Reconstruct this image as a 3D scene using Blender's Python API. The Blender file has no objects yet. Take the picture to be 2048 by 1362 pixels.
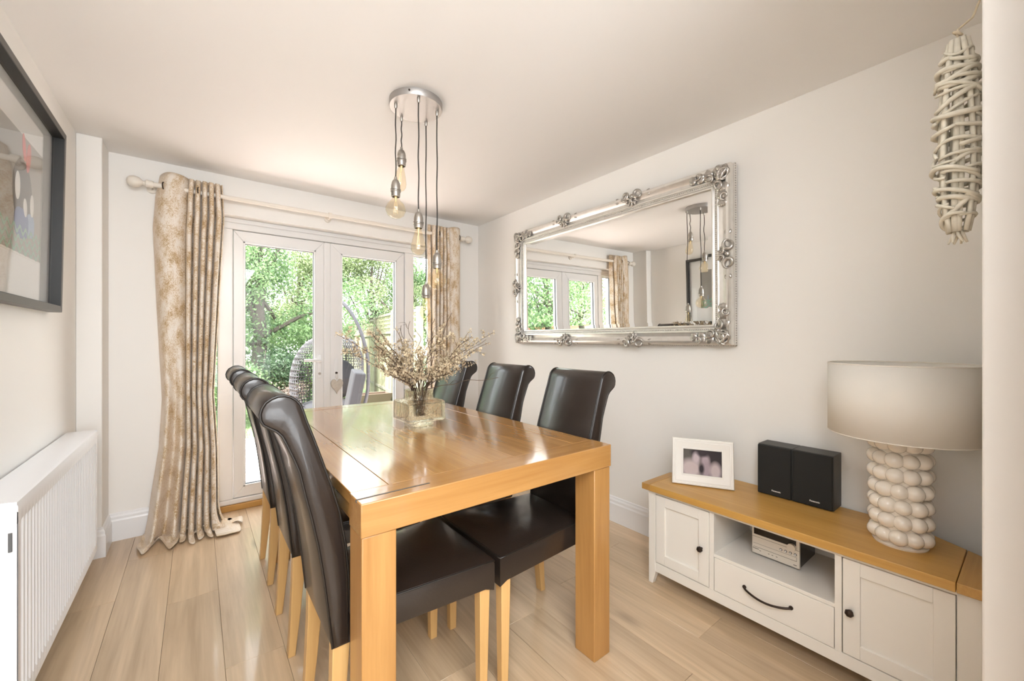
import bpy, bmesh, math, random
import numpy as np
from mathutils import Vector, Matrix, Euler
PI = math.pi
random.seed(7); rng = np.random.default_rng(7)
sc = bpy.context.scene
COL = sc.collection

# ------------------------------------------------------------------ camera, world, sun, lamps, exposure
YAW = math.atan(629/815)
cd = bpy.data.cameras.new('camera'); cam = bpy.data.objects.new('camera', cd); COL.objects.link(cam)
cam.location = (0, 0, 1.2); cam.rotation_euler = (PI/2, 0, -YAW)
cd.sensor_width = 36; cd.lens = 36*815/2048; cd.shift_y = -1/2048; cd.clip_start = 0.02
sc.camera = cam
sc.view_settings.view_transform = 'Standard'; sc.view_settings.look = 'None'
sc.view_settings.exposure = 0.14; sc.view_settings.gamma = 1.0
sc.view_settings.use_curve_mapping = False
sc.cycles.use_denoising = True
sc.cycles.caustics_reflective = False; sc.cycles.caustics_refractive = False
sc.cycles.max_bounces = 16; sc.cycles.diffuse_bounces = 5; sc.cycles.transparent_max_bounces = 24
sc.cycles.transmission_bounces = 14; sc.cycles.sample_clamp_indirect = 6

W = bpy.data.worlds.new('sky'); sc.world = W; W.use_nodes = True
wn = W.node_tree.nodes; wl = W.node_tree.links
sky = wn.new('ShaderNodeTexSky'); sky.sky_type = 'NISHITA'; sky.sun_disc = False
sky.sun_elevation = math.radians(52); sky.sun_rotation = math.radians(215); sky.air_density = 1.0; sky.dust_density = 2.5
wmix = wn.new('ShaderNodeMixRGB'); wmix.inputs[0].default_value = 0.65; wmix.inputs[2].default_value = (8.0, 8.0, 8.0, 1)
wl.new(sky.outputs[0], wmix.inputs[1]); wl.new(wmix.outputs[0], wn['Background'].inputs[0])
wn['Background'].inputs[1].default_value = 1.15

def lamp(name, kind, loc, rot, power, color=(1, 1, 1), size=None):
    d = bpy.data.lights.new(name, kind); d.energy = power; d.color = color
    if kind == 'AREA': d.shape = 'RECTANGLE'; d.size, d.size_y = size
    if kind == 'SUN': d.angle = math.radians(1.5)
    o = bpy.data.objects.new(name, d); o.location = loc; o.rotation_euler = rot; COL.objects.link(o); return o
lamp('sun', 'SUN', (0, 0, 8), (0, math.radians(-32), math.radians(8)), 30, (1.0, .975, .945))
lamp('rear_fill_light', 'AREA', (.9, -3.1, 1.4), (PI/2, 0, 0), 42, (.90, .955, 1.0), (3.2, 1.8))  # added fill from the unseen rear room; no window is built there
lamp('ceiling_fill_light', 'AREA', (-.1, -1.2, .8), (math.radians(180-42), 0, math.radians(-8)), 40, (.90, .955, 1.0), (1.4, 1.0))  # added fill behind the camera, aimed up to brighten ceiling and back wall
lamp('overhead_fill_light', 'AREA', (-.15, -.45, 2.1), (math.radians(42), 0, math.radians(-32)), 94, (.925, .965, 1.0), (1.8, 1.0))  # added overhead fill for floor, table tops and right wall

# ------------------------------------------------------------------ mesh helpers
OFF = {}
class MB:
    def __init__(s): s.v = []; s.f = []
    def add(s, vs, fs):
        b = len(s.v); s.v += [tuple(v) for v in vs]; s.f += [tuple(b+i for i in f) for f in fs]; return s
    def box(s, x0, x1, y0, y1, z0, z1):
        return s.add([(x0,y0,z0),(x1,y0,z0),(x1,y1,z0),(x0,y1,z0),(x0,y0,z1),(x1,y0,z1),(x1,y1,z1),(x0,y1,z1)],
                     [(3,2,1,0),(4,5,6,7),(0,1,5,4),(1,2,6,5),(2,3,7,6),(3,0,4,7)])
    def obox(s, M, hx, hy, hz):
        m = MB().box(-hx,hx,-hy,hy,-hz,hz); return s.add([M @ Vector(v) for v in m.v], m.f)
    def taper(s, x0,x1,y0,y1,z0,  X0,X1,Y0,Y1,z1):
        return s.add([(x0,y0,z0),(x1,y0,z0),(x1,y1,z0),(x0,y1,z0),(X0,Y0,z1),(X1,Y0,z1),(X1,Y1,z1),(X0,Y1,z1)],
                     [(3,2,1,0),(4,5,6,7),(0,1,5,4),(1,2,6,5),(2,3,7,6),(3,0,4,7)])
    def prism(s, poly, fn, a, b):                                   # poly: 2D points; fn(p,q,t) -> 3D
        n = len(poly)
        return s.add([fn(p,q,a) for p,q in poly]+[fn(p,q,b) for p,q in poly],
                     [tuple(range(n))[::-1], tuple(range(n,2*n))]+[(i,(i+1)%n,n+(i+1)%n,n+i) for i in range(n)])
    def tube(s, pts, r, seg=8, closed=False):
        pts = [Vector(p) for p in pts]; n = len(pts)
        rs = r if isinstance(r, (list, tuple)) else [r]*n
        vs = []; up = None
        for i in range(n):
            if closed: t = pts[(i+1)%n]-pts[i-1]
            else: t = pts[min(i+1,n-1)]-pts[max(i-1,0)]
            if t.length < 1e-9: t = Vector((0,0,1))
            t.normalize()
            if up is None:
                up = Vector((0,0,1)) if abs(t.z) < .9 else Vector((1,0,0))
            a = up - t*up.dot(t)
            if a.length < 1e-6: a = t.orthogonal()
            a.normalize(); b = t.cross(a); up = a
            for k in range(seg):
                w = 2*PI*k/seg; vs.append(pts[i]+(a*math.cos(w)+b*math.sin(w))*rs[i])
        fs = []
        for i in range(n if closed else n-1):
            j = (i+1)%n
            for k in range(seg): fs.append((i*seg+k, i*seg+(k+1)%seg, j*seg+(k+1)%seg, j*seg+k))
        if not closed:
            fs.append(tuple(range(seg))[::-1]); fs.append(tuple((n-1)*seg+k for k in range(seg)))
        return s.add(vs, fs)
    def lathe(s, prof, c=(0,0,0), seg=24, sx=1, sy=1, M=None):
        vs = []; n = len(prof)
        for r, z in prof:
            for k in range(seg):
                w = 2*PI*k/seg; p = Vector((r*math.cos(w)*sx, r*math.sin(w)*sy, z))
                vs.append((M @ p) if M else p+Vector(c))
        fs = [(i*seg+k, i*seg+(k+1)%seg, (i+1)*seg+(k+1)%seg, (i+1)*seg+k) for i in range(n-1) for k in range(seg)]
        if prof[0][0] > 1e-5: fs.append(tuple(range(seg))[::-1])
        if prof[-1][0] > 1e-5: fs.append(tuple((n-1)*seg+k for k in range(seg)))
        return s.add(vs, fs)
    def ell(s, c, r, seg=12, rings=8, M=None):
        prof = [(max(math.sin(PI*i/rings), 1e-4), -math.cos(PI*i/rings)) for i in range(rings+1)]
        m = MB().lathe(prof, seg=seg)
        R = M or Matrix.Identity(3)
        return s.add([R @ Vector((v[0]*r[0], v[1]*r[1], v[2]*r[2]))+Vector(c) for v in m.v], m.f)
    def build(s, name, mat, parent=None, smooth=False, bevel=0, bseg=2, solid=0, subsurf=0, loc=None, weld=False):
        off = OFF.get(parent, Vector((0,0,0))) if parent else Vector(loc or (0,0,0))
        me = bpy.data.meshes.new(name)
        me.from_pydata([(v[0]-off[0], v[1]-off[1], v[2]-off[2]) for v in s.v], [], s.f); me.update()
        if weld:
            bm = bmesh.new(); bm.from_mesh(me); bmesh.ops.remove_doubles(bm, verts=bm.verts, dist=1e-5)
            bmesh.ops.recalc_face_normals(bm, faces=bm.faces); bm.to_mesh(me); bm.free()
        if mat: me.materials.append(mat)
        o = bpy.data.objects.new(name, me); COL.objects.link(o)
        if parent: o.parent = parent; OFF[o] = off
        else: o.location = off; OFF[o] = off
        if solid:
            m = o.modifiers.new('solid','SOLIDIFY'); m.thickness = solid; m.offset = 0
        if bevel:
            m = o.modifiers.new('bevel','BEVEL'); m.width = bevel; m.segments = bseg; m.limit_method = 'ANGLE'; m.angle_limit = math.radians(40)
        if subsurf:
            m = o.modifiers.new('sub','SUBSURF'); m.levels = subsurf; m.render_levels = subsurf
        if smooth or bevel: 
            me.shade_smooth() if hasattr(me,'shade_smooth') else None
            if bevel or smooth == 'auto':
                try: me.set_sharp_from_angle(angle=math.radians(40))
                except Exception: pass
        return o
def tag(o, label=None, cat=None, group=None, kind=None):
    for k, v in (('label',label),('category',cat),('group',group),('kind',kind)):
        if v: o[k] = v
    return o
def thing(name, label, cat, loc=(0,0,0), group=None):
    o = bpy.data.objects.new(name, None); o.empty_display_size = .05; COL.objects.link(o); o.location = loc
    OFF[o] = Vector(loc); return tag(o, label, cat, group)
def root_struct(name, loc=(0,0,0)):
    o = bpy.data.objects.new(name, None); COL.objects.link(o); o.location = loc; OFF[o] = Vector(loc); o['kind'] = 'structure'; return o
def copy_tree(o, parent=None):
    c = o.copy(); COL.objects.link(c); c.parent = parent
    for ch in list(o.children): copy_tree(ch, c)
    return c
def text(body, size, mat, name, parent, M, depth=.0004):
    cu = bpy.data.curves.new(name, 'FONT'); cu.body = body; cu.size = size; cu.extrude = depth; cu.offset = size*.035; cu.align_x = 'CENTER'; cu.align_y = 'CENTER'
    to = bpy.data.objects.new('tmp', cu); COL.objects.link(to)
    dg = bpy.context.evaluated_depsgraph_get()
    me = bpy.data.meshes.new_from_object(to.evaluated_get(dg)); bpy.data.objects.remove(to)
    off = OFF[parent]
    me.transform(Matrix.Translation(-off) @ M); me.materials.append(mat); me.name = name
    o = bpy.data.objects.new(name, me); COL.objects.link(o); o.parent = parent; OFF[o] = off; return o

# ------------------------------------------------------------------ materials
def mat_new(name):
    m = bpy.data.materials.new(name); m.use_nodes = True
    return m, m.node_tree.nodes, m.node_tree.links, m.node_tree.nodes['Principled BSDF']
def pm(name, col, rough=.5, metal=0, noise=None, bump=None, coat=0, sheen=0, spec=.5):
    """plain surface; noise=(scale, amount) varies the colour, bump=(scale, strength) the relief"""
    m, N, L, b = mat_new(name)
    b.inputs['Base Color'].default_value = (*col, 1); b.inputs['Roughness'].default_value = rough
    b.inputs['Metallic'].default_value = metal; b.inputs['Specular IOR Level'].default_value = spec
    if coat: b.inputs['Coat Weight'].default_value = coat; b.inputs['Coat Roughness'].default_value = .1
    if sheen: b.inputs['Sheen Weight'].default_value = sheen; b.inputs['Sheen Roughness'].default_value = .4
    tc = N.new('ShaderNodeTexCoord')
    if noise:
        n = N.new('ShaderNodeTexNoise'); n.inputs['Scale'].default_value = noise[0]; n.inputs['Detail'].default_value = 5
        L.new(tc.outputs['Object'], n.inputs['Vector'])
        r = N.new('ShaderNodeMixRGB'); a = noise[1]
        r.inputs[1].default_value = (*[c*(1-a) for c in col], 1); r.inputs[2].default_value = (*[min(1, c*(1+a)) for c in col], 1)
        L.new(n.outputs[0], r.inputs[0]); L.new(r.outputs[0], b.inputs['Base Color'])
    if bump:
        n = N.new('ShaderNodeTexNoise'); n.inputs['Scale'].default_value = bump[0]; n.inputs['Detail'].default_value = 4
        L.new(tc.outputs['Object'], n.inputs['Vector'])
        bp = N.new('ShaderNodeBump'); bp.inputs['Strength'].default_value = bump[1]; bp.inputs['Distance'].default_value = .002
        L.new(n.outputs[0], bp.inputs['Height']); L.new(bp.outputs[0], b.inputs['Normal'])
    return m
def wood(name, light, dark, axis, rough=.3, grain=14, coat=0, knots=0, var=.12, bump=.05):
    m, N, L, b = mat_new(name)
    tc = N.new('ShaderNodeTexCoord'); oi = N.new('ShaderNodeObjectInfo')
    mu = N.new('ShaderNodeVectorMath'); mu.operation = 'MULTIPLY_ADD'; mu.inputs[1].default_value = (7.3, 5.1, 9.7)
    cx = N.new('ShaderNodeCombineXYZ'); 
    for i in range(3): L.new(oi.outputs['Random'], cx.inputs[i])
    L.new(cx.outputs[0], mu.inputs[0]); L.new(tc.outputs['Object'], mu.inputs[2])
    mp = N.new('ShaderNodeMapping'); s = [grain]*3; s[axis] = grain*.07; mp.inputs['Scale'].default_value = s
    L.new(mu.outputs[0], mp.inputs['Vector'])
    n1 = N.new('ShaderNodeTexNoise'); n1.inputs['Scale'].default_value = 1; n1.inputs['Detail'].default_value = 6; n1.inputs['Distortion'].default_value = .8
    n1.inputs['Roughness'].default_value = .62
    L.new(mp.outputs[0], n1.inputs['Vector'])
    mp2 = N.new('ShaderNodeMapping'); s = [grain*9]*3; s[axis] = grain*.35; mp2.inputs['Scale'].default_value = s
    L.new(mu.outputs[0], mp2.inputs['Vector'])
    n2 = N.new('ShaderNodeTexNoise'); n2.inputs['Scale'].default_value = 1; n2.inputs['Detail'].default_value = 3; L.new(mp2.outputs[0], n2.inputs['Vector'])
    mx = N.new('ShaderNodeMath'); mx.operation = 'MULTIPLY_ADD'; mx.inputs[1].default_value = .35; L.new(n2.outputs[0], mx.inputs[0]); L.new(n1.outputs[0], mx.inputs[2])
    r = N.new('ShaderNodeValToRGB'); r.color_ramp.elements[0].position = .42; r.color_ramp.elements[1].position = .88
    r.color_ramp.elements[0].color = (*dark, 1); r.color_ramp.elements[1].color = (*light, 1)
    L.new(mx.outputs[0], r.inputs[0]); out = r.outputs[0]
    if knots:
        mp3 = N.new('ShaderNodeMapping'); s = [4.2]*3; s[axis] = 1.3; mp3.inputs['Scale'].default_value = s; L.new(mu.outputs[0], mp3.inputs['Vector'])
        vo = N.new('ShaderNodeTexVoronoi'); vo.inputs['Scale'].default_value = 1.0; L.new(mp3.outputs[0], vo.inputs['Vector'])
        kr = N.new('ShaderNodeValToRGB'); kr.color_ramp.elements[0].position = .02; kr.color_ramp.elements[1].position = .13
        kr.color_ramp.elements[0].color = (knots, knots, knots, 1); kr.color_ramp.elements[1].color = (0,0,0,1)
        L.new(vo.outputs['Distance'], kr.inputs[0])
        km = N.new('ShaderNodeMixRGB'); km.inputs[2].default_value = (*[c*.45 for c in dark], 1)
        L.new(kr.outputs[0], km.inputs[0]); L.new(out, km.inputs[1]); out = km.outputs[0]
    hs = N.new('ShaderNodeHueSaturation'); mr = N.new('ShaderNodeMapRange'); mr.inputs['To Min'].default_value = 1-var; mr.inputs['To Max'].default_value = 1+var
    L.new(oi.outputs['Random'], mr.inputs['Value']); L.new(mr.outputs[0], hs.inputs['Value']); L.new(out, hs.inputs['Color'])
    L.new(hs.outputs[0], b.inputs['Base Color']); b.inputs['Roughness'].default_value = rough
    if coat: b.inputs['Coat Weight'].default_value = coat; b.inputs['Coat Roughness'].default_value = .08
    bp = N.new('ShaderNodeBump'); bp.inputs['Strength'].default_value = bump; bp.inputs['Distance'].default_value = .004
    L.new(mx.outputs[0], bp.inputs['Height']); L.new(bp.outputs[0], b.inputs['Normal'])
    return m
def thin_glass(name, tint=(1,1,1), f0=.04):
    """thin-walled glass: straight-through tint plus a Schlick reflection, the same on both faces of the pane"""
    m, N, L, b = mat_new(name); N.remove(b)
    t = N.new('ShaderNodeBsdfTransparent'); t.inputs[0].default_value = (*tint, 1)
    g = N.new('ShaderNodeBsdfGlossy'); g.inputs['Roughness'].default_value = 0.0
    w = N.new('ShaderNodeLayerWeight'); w.inputs['Blend'].default_value = .5
    p = N.new('ShaderNodeMath'); p.operation = 'POWER'; p.inputs[1].default_value = 5; L.new(w.outputs['Facing'], p.inputs[0])
    f = N.new('ShaderNodeMath'); f.operation = 'MULTIPLY_ADD'; f.inputs[1].default_value = 1-f0; f.inputs[2].default_value = f0; L.new(p.outputs[0], f.inputs[0])
    x = N.new('ShaderNodeMixShader'); L.new(f.outputs[0], x.inputs[0]); L.new(t.outputs[0], x.inputs[1]); L.new(g.outputs[0], x.inputs[2])
    L.new(x.outputs[0], N['Material Output'].inputs[0]); return m

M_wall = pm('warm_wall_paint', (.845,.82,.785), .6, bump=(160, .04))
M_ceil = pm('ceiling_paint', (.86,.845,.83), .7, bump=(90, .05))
M_jamb_shaded = pm('wall_paint_jamb_shaded', (.66,.62,.58), .6, bump=(160, .04))  # wall paint darkened: the jamb's shade is put into its colour
M_gloss = pm('white_gloss_paint', (.82,.81,.81), .3)
M_upvc = pm('white_upvc', (.80,.785,.775), .28)
M_seal = pm('dark_seal', (.06,.06,.07), .5)
M_rad = pm('radiator_enamel', (.82,.82,.83), .25)
M_slot = pm('slot_dark', (.12,.12,.12), .6)
M_floor = wood('oak_laminate', (.66,.485,.315), (.41,.29,.175), 1, .36, 9, coat=.5, knots=.75, var=.10, bump=.02)
M_sub = pm('subfloor', (.25,.17,.1), .7)
TL, TD = (.45,.24,.078), (.32,.15,.042)
M_tabY = wood('table_oak_lengthways', TL, TD, 1, .17, 10, coat=.5, var=.06, bump=.02)
M_tabX = wood('table_oak_crossways', TL, TD, 0, .2, 10, coat=.4, var=.05, bump=.02)
M_tabZ = wood('table_oak_upright', TL, TD, 2, .3, 10, coat=.2, var=.05, bump=.03)
M_chleg = wood('chair_leg_wood', (.62,.39,.16), (.52,.30,.11), 2, .35, 12, var=.04)
M_leather = pm('dark_brown_leather', (.021,.0145,.0115), .30, noise=(9,.25), bump=(140,.16), spec=.42, coat=.3)
M_pipe = pm('leather_piping', (.012,.009,.007), .35)
M_sbwood = wood('sideboard_oak', (.62,.36,.10), (.48,.25,.055), 1, .34, 11, var=.03)
M_sbwoodX = wood('sideboard_oak_end', (.56,.32,.095), (.42,.215,.055), 0, .36, 13, var=.03)
M_sb = pm('cream_painted_wood', (.84,.805,.745), .4, bump=(220,.03))
M_bronze = pm('dark_bronze', (.05,.035,.028), .38, .8)
M_nickel = pm('brushed_nickel', (.40,.37,.335), .38, .9)
M_disc = pm('brushed_nickel_plate', (.42,.40,.385), .42, .85, bump=(60,.05))
M_cord = pm('dark_braided_cord', (.03,.025,.022), .8)
M_bulb = thin_glass('amber_bulb_glass', (.985,.935,.83), .07)
M_fil = pm('filament_gold', (.9,.72,.42), .4, .2)
M_mirror = pm('mirror_silver', (.90,.91,.90), .0, 1)
M_silver = pm('silver_leaf_frame', (.80,.78,.745), .32, .75, noise=(30,.12), bump=(60,.06))
M_silverd = pm('antique_silver_ornament', (.47,.445,.415), .30, .85, noise=(90,.5))
M_cream = pm('cream_pole_paint', (.80,.74,.66), .45)
M_black = pm('speaker_black_ash', (.055,.052,.048), .5, bump=(200,.15))
M_grille = pm('speaker_grille_cloth', (.014,.014,.013), .85, bump=(900,.5))
M_badge = pm('badge_silver', (.8,.8,.8), .35, .3)
M_hifi = pm('champagne_silver_metal', (.74,.69,.61), .38, .4)
M_hdark = pm('display_black', (.008,.008,.009), .12)
M_hline = pm('dark_line', (.09,.075,.06), .5)
M_ceram = pm('cream_glazed_ceramic', (.86,.79,.70), .16, coat=.4)
M_shade = None
M_pframe = pm('white_washed_frame', (.80,.775,.73), .5, bump=(120,.08))
M_picfr = pm('black_stained_frame', (.045,.04,.036), .38)
M_picin = pm('black_inner_frame', (.014,.014,.013), .5)
M_mat = pm('white_mount_board', (.80,.80,.79), .8)
M_willow = pm('white_washed_willow', (.66,.61,.51), .75, noise=(45,.28), bump=(120,.3))
M_string = pm('jute_string', (.62,.52,.38), .9)
M_twig = pm('brown_twig', (.10,.062,.04), .8, noise=(60,.3))
M_dleaf = pm('dried_beige_leaf', (.52,.42,.28), .75, noise=(40,.35))
M_heart = pm('weathered_wood_heart', (.55,.49,.42), .7, noise=(60,.25))
# lamp shade: cloth lets some light through
M_shade, N, L, b = mat_new('cream_linen_shade')
b.inputs['Base Color'].default_value = (.92,.885,.83,1); b.inputs['Roughness'].default_value = .85
tr = N.new('ShaderNodeBsdfTranslucent'); tr.inputs[0].default_value = (.88,.80,.66,1)
mx = N.new('ShaderNodeMixShader'); mx.inputs[0].default_value = .2
tc = N.new('ShaderNodeTexCoord'); mp = N.new('ShaderNodeMapping'); mp.inputs['Scale'].default_value = (1,1,4)
wv = N.new('ShaderNodeTexNoise'); wv.inputs['Scale'].default_value = 260; L.new(tc.outputs['Object'], mp.inputs[0]); L.new(mp.outputs[0], wv.inputs['Vector'])
bp = N.new('ShaderNodeBump'); bp.inputs['Strength'].default_value = .12; bp.inputs['Distance'].default_value = .002
L.new(wv.outputs[0], bp.inputs['Height']); L.new(bp.outputs[0], b.inputs['Normal'])
L.new(b.outputs[0], mx.inputs[1]); L.new(tr.outputs[0], mx.inputs[2]); L.new(mx.outputs[0], N['Material Output'].inputs[0])
# curtain: crushed velvet damask
M_curt, N, L, b = mat_new('champagne_crushed_velvet')
tc = N.new('ShaderNodeTexCoord'); mp = N.new('ShaderNodeMapping'); mp.inputs['Scale'].default_value = (1.0,1.0,1.0); L.new(tc.outputs['UV'], mp.inputs[0])
n1 = N.new('ShaderNodeTexNoise'); n1.inputs['Scale'].default_value = 60; n1.inputs['Detail'].default_value = 5; n1.inputs['Distortion'].default_value = 2.2; n1.inputs['Roughness'].default_value = .7
n2 = N.new('ShaderNodeTexNoise'); n2.inputs['Scale'].default_value = 9; n2.inputs['Detail'].default_value = 4
L.new(mp.outputs[0], n1.inputs['Vector']); L.new(mp.outputs[0], n2.inputs['Vector'])
ma = N.new('ShaderNodeMath'); ma.operation = 'MULTIPLY_ADD'; ma.inputs[1].default_value = .7; L.new(n2.outputs[0], ma.inputs[0]); L.new(n1.outputs[0], ma.inputs[2])
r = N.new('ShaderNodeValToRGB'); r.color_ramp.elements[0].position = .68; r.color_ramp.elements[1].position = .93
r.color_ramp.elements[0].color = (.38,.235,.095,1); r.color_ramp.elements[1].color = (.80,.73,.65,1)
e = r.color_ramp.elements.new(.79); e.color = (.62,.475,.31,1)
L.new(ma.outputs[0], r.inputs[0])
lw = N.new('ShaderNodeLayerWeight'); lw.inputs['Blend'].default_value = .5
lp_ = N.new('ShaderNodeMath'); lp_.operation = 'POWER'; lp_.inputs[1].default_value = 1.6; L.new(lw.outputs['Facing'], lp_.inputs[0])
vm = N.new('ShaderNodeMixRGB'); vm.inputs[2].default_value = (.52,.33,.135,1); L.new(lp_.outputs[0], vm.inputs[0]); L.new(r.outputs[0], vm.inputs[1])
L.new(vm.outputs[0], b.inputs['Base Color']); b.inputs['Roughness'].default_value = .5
b.inputs['Sheen Weight'].default_value = .4
bp = N.new('ShaderNodeBump'); bp.inputs['Strength'].default_value = .25; bp.inputs['Distance'].default_value = .004
L.new(n1.outputs[0], bp.inputs['Height']); L.new(bp.outputs[0], b.inputs['Normal'])
# vase: amber glass with a bark-like relief, half thin-walled so that light gets through
M_vase, N, L, b = mat_new('amber_textured_glass'); N.remove(b)
gl = N.new('ShaderNodeBsdfGlass'); gl.inputs['Color'].default_value = (1,.975,.93,1); gl.inputs['IOR'].default_value = 1.42; gl.inputs['Roughness'].default_value = 0
tp = N.new('ShaderNodeBsdfTransparent'); tp.inputs[0].default_value = (.99,.95,.885,1)
tc = N.new('ShaderNodeTexCoord'); mp = N.new('ShaderNodeMapping'); mp.inputs['Scale'].default_value = (42,42,18); L.new(tc.outputs['Object'], mp.inputs[0])
n1 = N.new('ShaderNodeTexNoise'); n1.inputs['Scale'].default_value = 1; n1.inputs['Distortion'].default_value = 1.5; L.new(mp.outputs[0], n1.inputs['Vector'])
bp = N.new('ShaderNodeBump'); bp.inputs['Strength'].default_value = .75; bp.inputs['Distance'].default_value = .008
L.new(n1.outputs[0], bp.inputs['Height']); L.new(bp.outputs[0], gl.inputs['Normal'])
mx = N.new('ShaderNodeMixShader'); mx.inputs[0].default_value = .5; L.new(gl.outputs[0], mx.inputs[1]); L.new(tp.outputs[0], mx.inputs[2]); L.new(mx.outputs[0], N['Material Output'].inputs[0])
M_pane = thin_glass('door_pane_glass', (.985,.995,.985), .025)
M_picgl = thin_glass('picture_glass', (1,1,1), .012)
# outdoors
def leafmat(name, c1, c2):
    m, N, L, b = mat_new(name)
    oi = N.new('ShaderNodeNewGeometry'); tcn = N.new('ShaderNodeTexCoord')
    n = N.new('ShaderNodeTexNoise'); n.inputs['Scale'].default_value = 3.0; n.inputs['Detail'].default_value = 3; L.new(tcn.outputs['Object'], n.inputs['Vector'])
    ad = N.new('ShaderNodeMath'); ad.operation = 'MULTIPLY_ADD'; ad.inputs[1].default_value = .5; L.new(oi.outputs['Random Per Island'], ad.inputs[0]); L.new(n.outputs[0], ad.inputs[2])
    r = N.new('ShaderNodeValToRGB'); r.color_ramp.elements[0].position = .45; r.color_ramp.elements[1].position = 1.0
    r.color_ramp.elements[0].color = (*c1,1); r.color_ramp.elements[1].color = (*c2,1); L.new(ad.outputs[0], r.inputs[0])
    L.new(r.outputs[0], b.inputs['Base Color']); b.inputs['Roughness'].default_value = .5
    t = N.new('ShaderNodeBsdfTranslucent'); L.new(r.outputs[0], t.inputs[0])
    x = N.new('ShaderNodeMixShader'); x.inputs[0].default_value = .5; L.new(b.outputs[0], x.inputs[1]); L.new(t.outputs[0], x.inputs[2]); L.new(x.outputs[0], N['Material Output'].inputs[0])
    return m
M_leafA = leafmat('bright_green_leaf', (.06,.13,.05), (.26,.38,.175))
M_leafB = leafmat('yellow_green_leaf', (.11,.165,.065), (.34,.40,.22))
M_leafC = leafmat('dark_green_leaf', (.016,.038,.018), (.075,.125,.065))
M_leafD = leafmat('pink_dry_leaf', (.13,.09,.075), (.25,.2,.175))
M_bark = pm('bark', (.075,.062,.05), .9, noise=(12,.4), bump=(30,.5))
M_fence = wood('weathered_fence_wood', (.25,.24,.15), (.18,.17,.095), 2, .8, 8, var=.15)
M_fpost = pm('fence_post_wood', (.15,.14,.10), .85, noise=(14,.25))
M_brick = pm('pink_block_paver', (.80,.68,.63), .85, noise=(18,.22), bump=(60,.4))
M_sand = pm('jointing_sand', (.72,.62,.55), .9)
M_lawn = pm('lawn_soil', (.10,.15,.06), .95, noise=(9,.3))
M_rattan = pm('grey_rattan', (.030,.028,.033), .6)
M_gcush = pm('grey_seat_cushion', (.013,.013,.016), .85, bump=(150,.2))
M_gmetal = pm('grey_powder_coated_steel', (.035,.035,.042), .4, .2)
M_terra = pm('pale_timber_planter', (.11,.08,.06), .8, noise=(20,.15))
M_soil = pm('soil', (.16,.10,.06), .95)
M_redb = pm('red_brick', (.45,.16,.11), .85, noise=(15,.3))

# ------------------------------------------------------------------ room shell
XL, XR, YB, H = -.52, 2.19, 3.385, 2.32
def struct(name, mb, mat, parent=None, **k):
    o = mb.build(name, mat, parent, **k)
    if not parent: o['kind'] = 'structure'
    return o
floor = struct('floor', MB().box(XL-.15, 3.3, -3.2, 3.56, -.12, -.008), M_sub)
def planks():
    w, ln = .19, 1.28
    x = -.30-.19*2; col = 0
    while x < XR:
        x0, x1 = max(x, XL), min(x+w, XR)
        if x1-x0 > .02:
            y = -.9-((col*.47) % 1)*ln + (.26 if col == 1 else 0)
            while y < 3.47:
                y0, y1 = max(y, -.6), min(y+ln, 3.47)
                if y1-y0 > .02:
                    g = .0004
                    MB().box(x0+g-(x0+x1)/2, x1-g-(x0+x1)/2, (y0-y1)/2+g, (y1-y0)/2-g, 0, .008).build('plank', M_floor, None, bevel=.0008, bseg=1)
                    o = COL.objects[-1]; o.parent = floor; o.location = ((x0+x1)/2, (y0+y1)/2, -.008)
                y += ln
        x += w; col += 1
planks()
struct('floor_rear', MB().box(XL, 3.3, -3.2, -.6, -.008, 0), M_floor)
struct('ceiling', MB().box(XL-.15, 3.35, -3.3, 3.62, H, H+.2), M_ceil)
struct('wall_left', MB().box(XL-.15, XL, -3.3, 3.62, 0, H), M_wall)
struct('wall_right', MB().box(XR, XR+.15, .06, 3.62, 0, H), M_wall)
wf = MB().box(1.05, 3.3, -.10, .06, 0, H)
struct('wall_front', wf, M_jamb_shaded, bevel=.003)
struct('jamb_shade_block', MB().box(.862, 1.0495, -.13, .004, 0, H-.001), M_gloss, bevel=.003)  # added unseen block, keeps the lamps behind the camera off the jamb
struct('wall_rear', MB().box(XL, 3.35, -3.3, -3.2, 0, H), M_wall)
struct('wall_side_rear', MB().box(3.3, 3.4, -3.2, -.1, 0, H), M_wall)
DX0, DX1, DZ = -.12, 1.79, 2.058
wb = MB().box(XL, DX0, YB, 3.62, 0, H).box(DX1, XR, YB, 3.62, 0, H).box(DX0, DX1, YB, 3.62, DZ, H)
struct('wall_back', wb, M_wall)
struct('wall_pipe_boxing', MB().box(XL, -.418, 3.175, YB, 0, H), M_wall, bevel=.004)
def skirting(name, poly):                                            # poly: run of plan points, the room on the left hand
    m = MB()
    prof = [(0,0),(.016,0),(.016,.118),(.012,.128),(.012,.142),(.007,.152),(.006,.160),(0,.165)]
    n = len(poly); nr = []
    for i in range(n-1):
        d = Vector(poly[i+1])-Vector(poly[i]); d.normalize(); nr.append(Vector((-d.y, d.x)))
    ring = []
    for i in range(n):
        if i == 0: a = nr[0]
        elif i == n-1: a = nr[-1]
        else: a = nr[i-1]+nr[i]
        ring.append([(poly[i][0]+a.x*o, poly[i][1]+a.y*o, z) for o, z in prof])
    k = len(prof)
    vs = [p for r_ in ring for p in r_]
    fs = [(i*k+j, (i+1)*k+j, (i+1)*k+(j+1)%k, i*k+(j+1)%k) for i in range(n-1) for j in range(k)]
    fs += [tuple(range(k)), tuple((n-1)*k+j for j in range(k))[::-1]]
    return struct(name, m.add(vs, fs), M_gloss, weld=True)
skirting('baseboard_left', [(DX0-.0,YB),(-.418,YB),(-.418,3.175),(XL,3.175),(XL,.0)])
skirting('baseboard_right', [(XR,.07),(XR,YB),(DX1,YB)])

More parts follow.
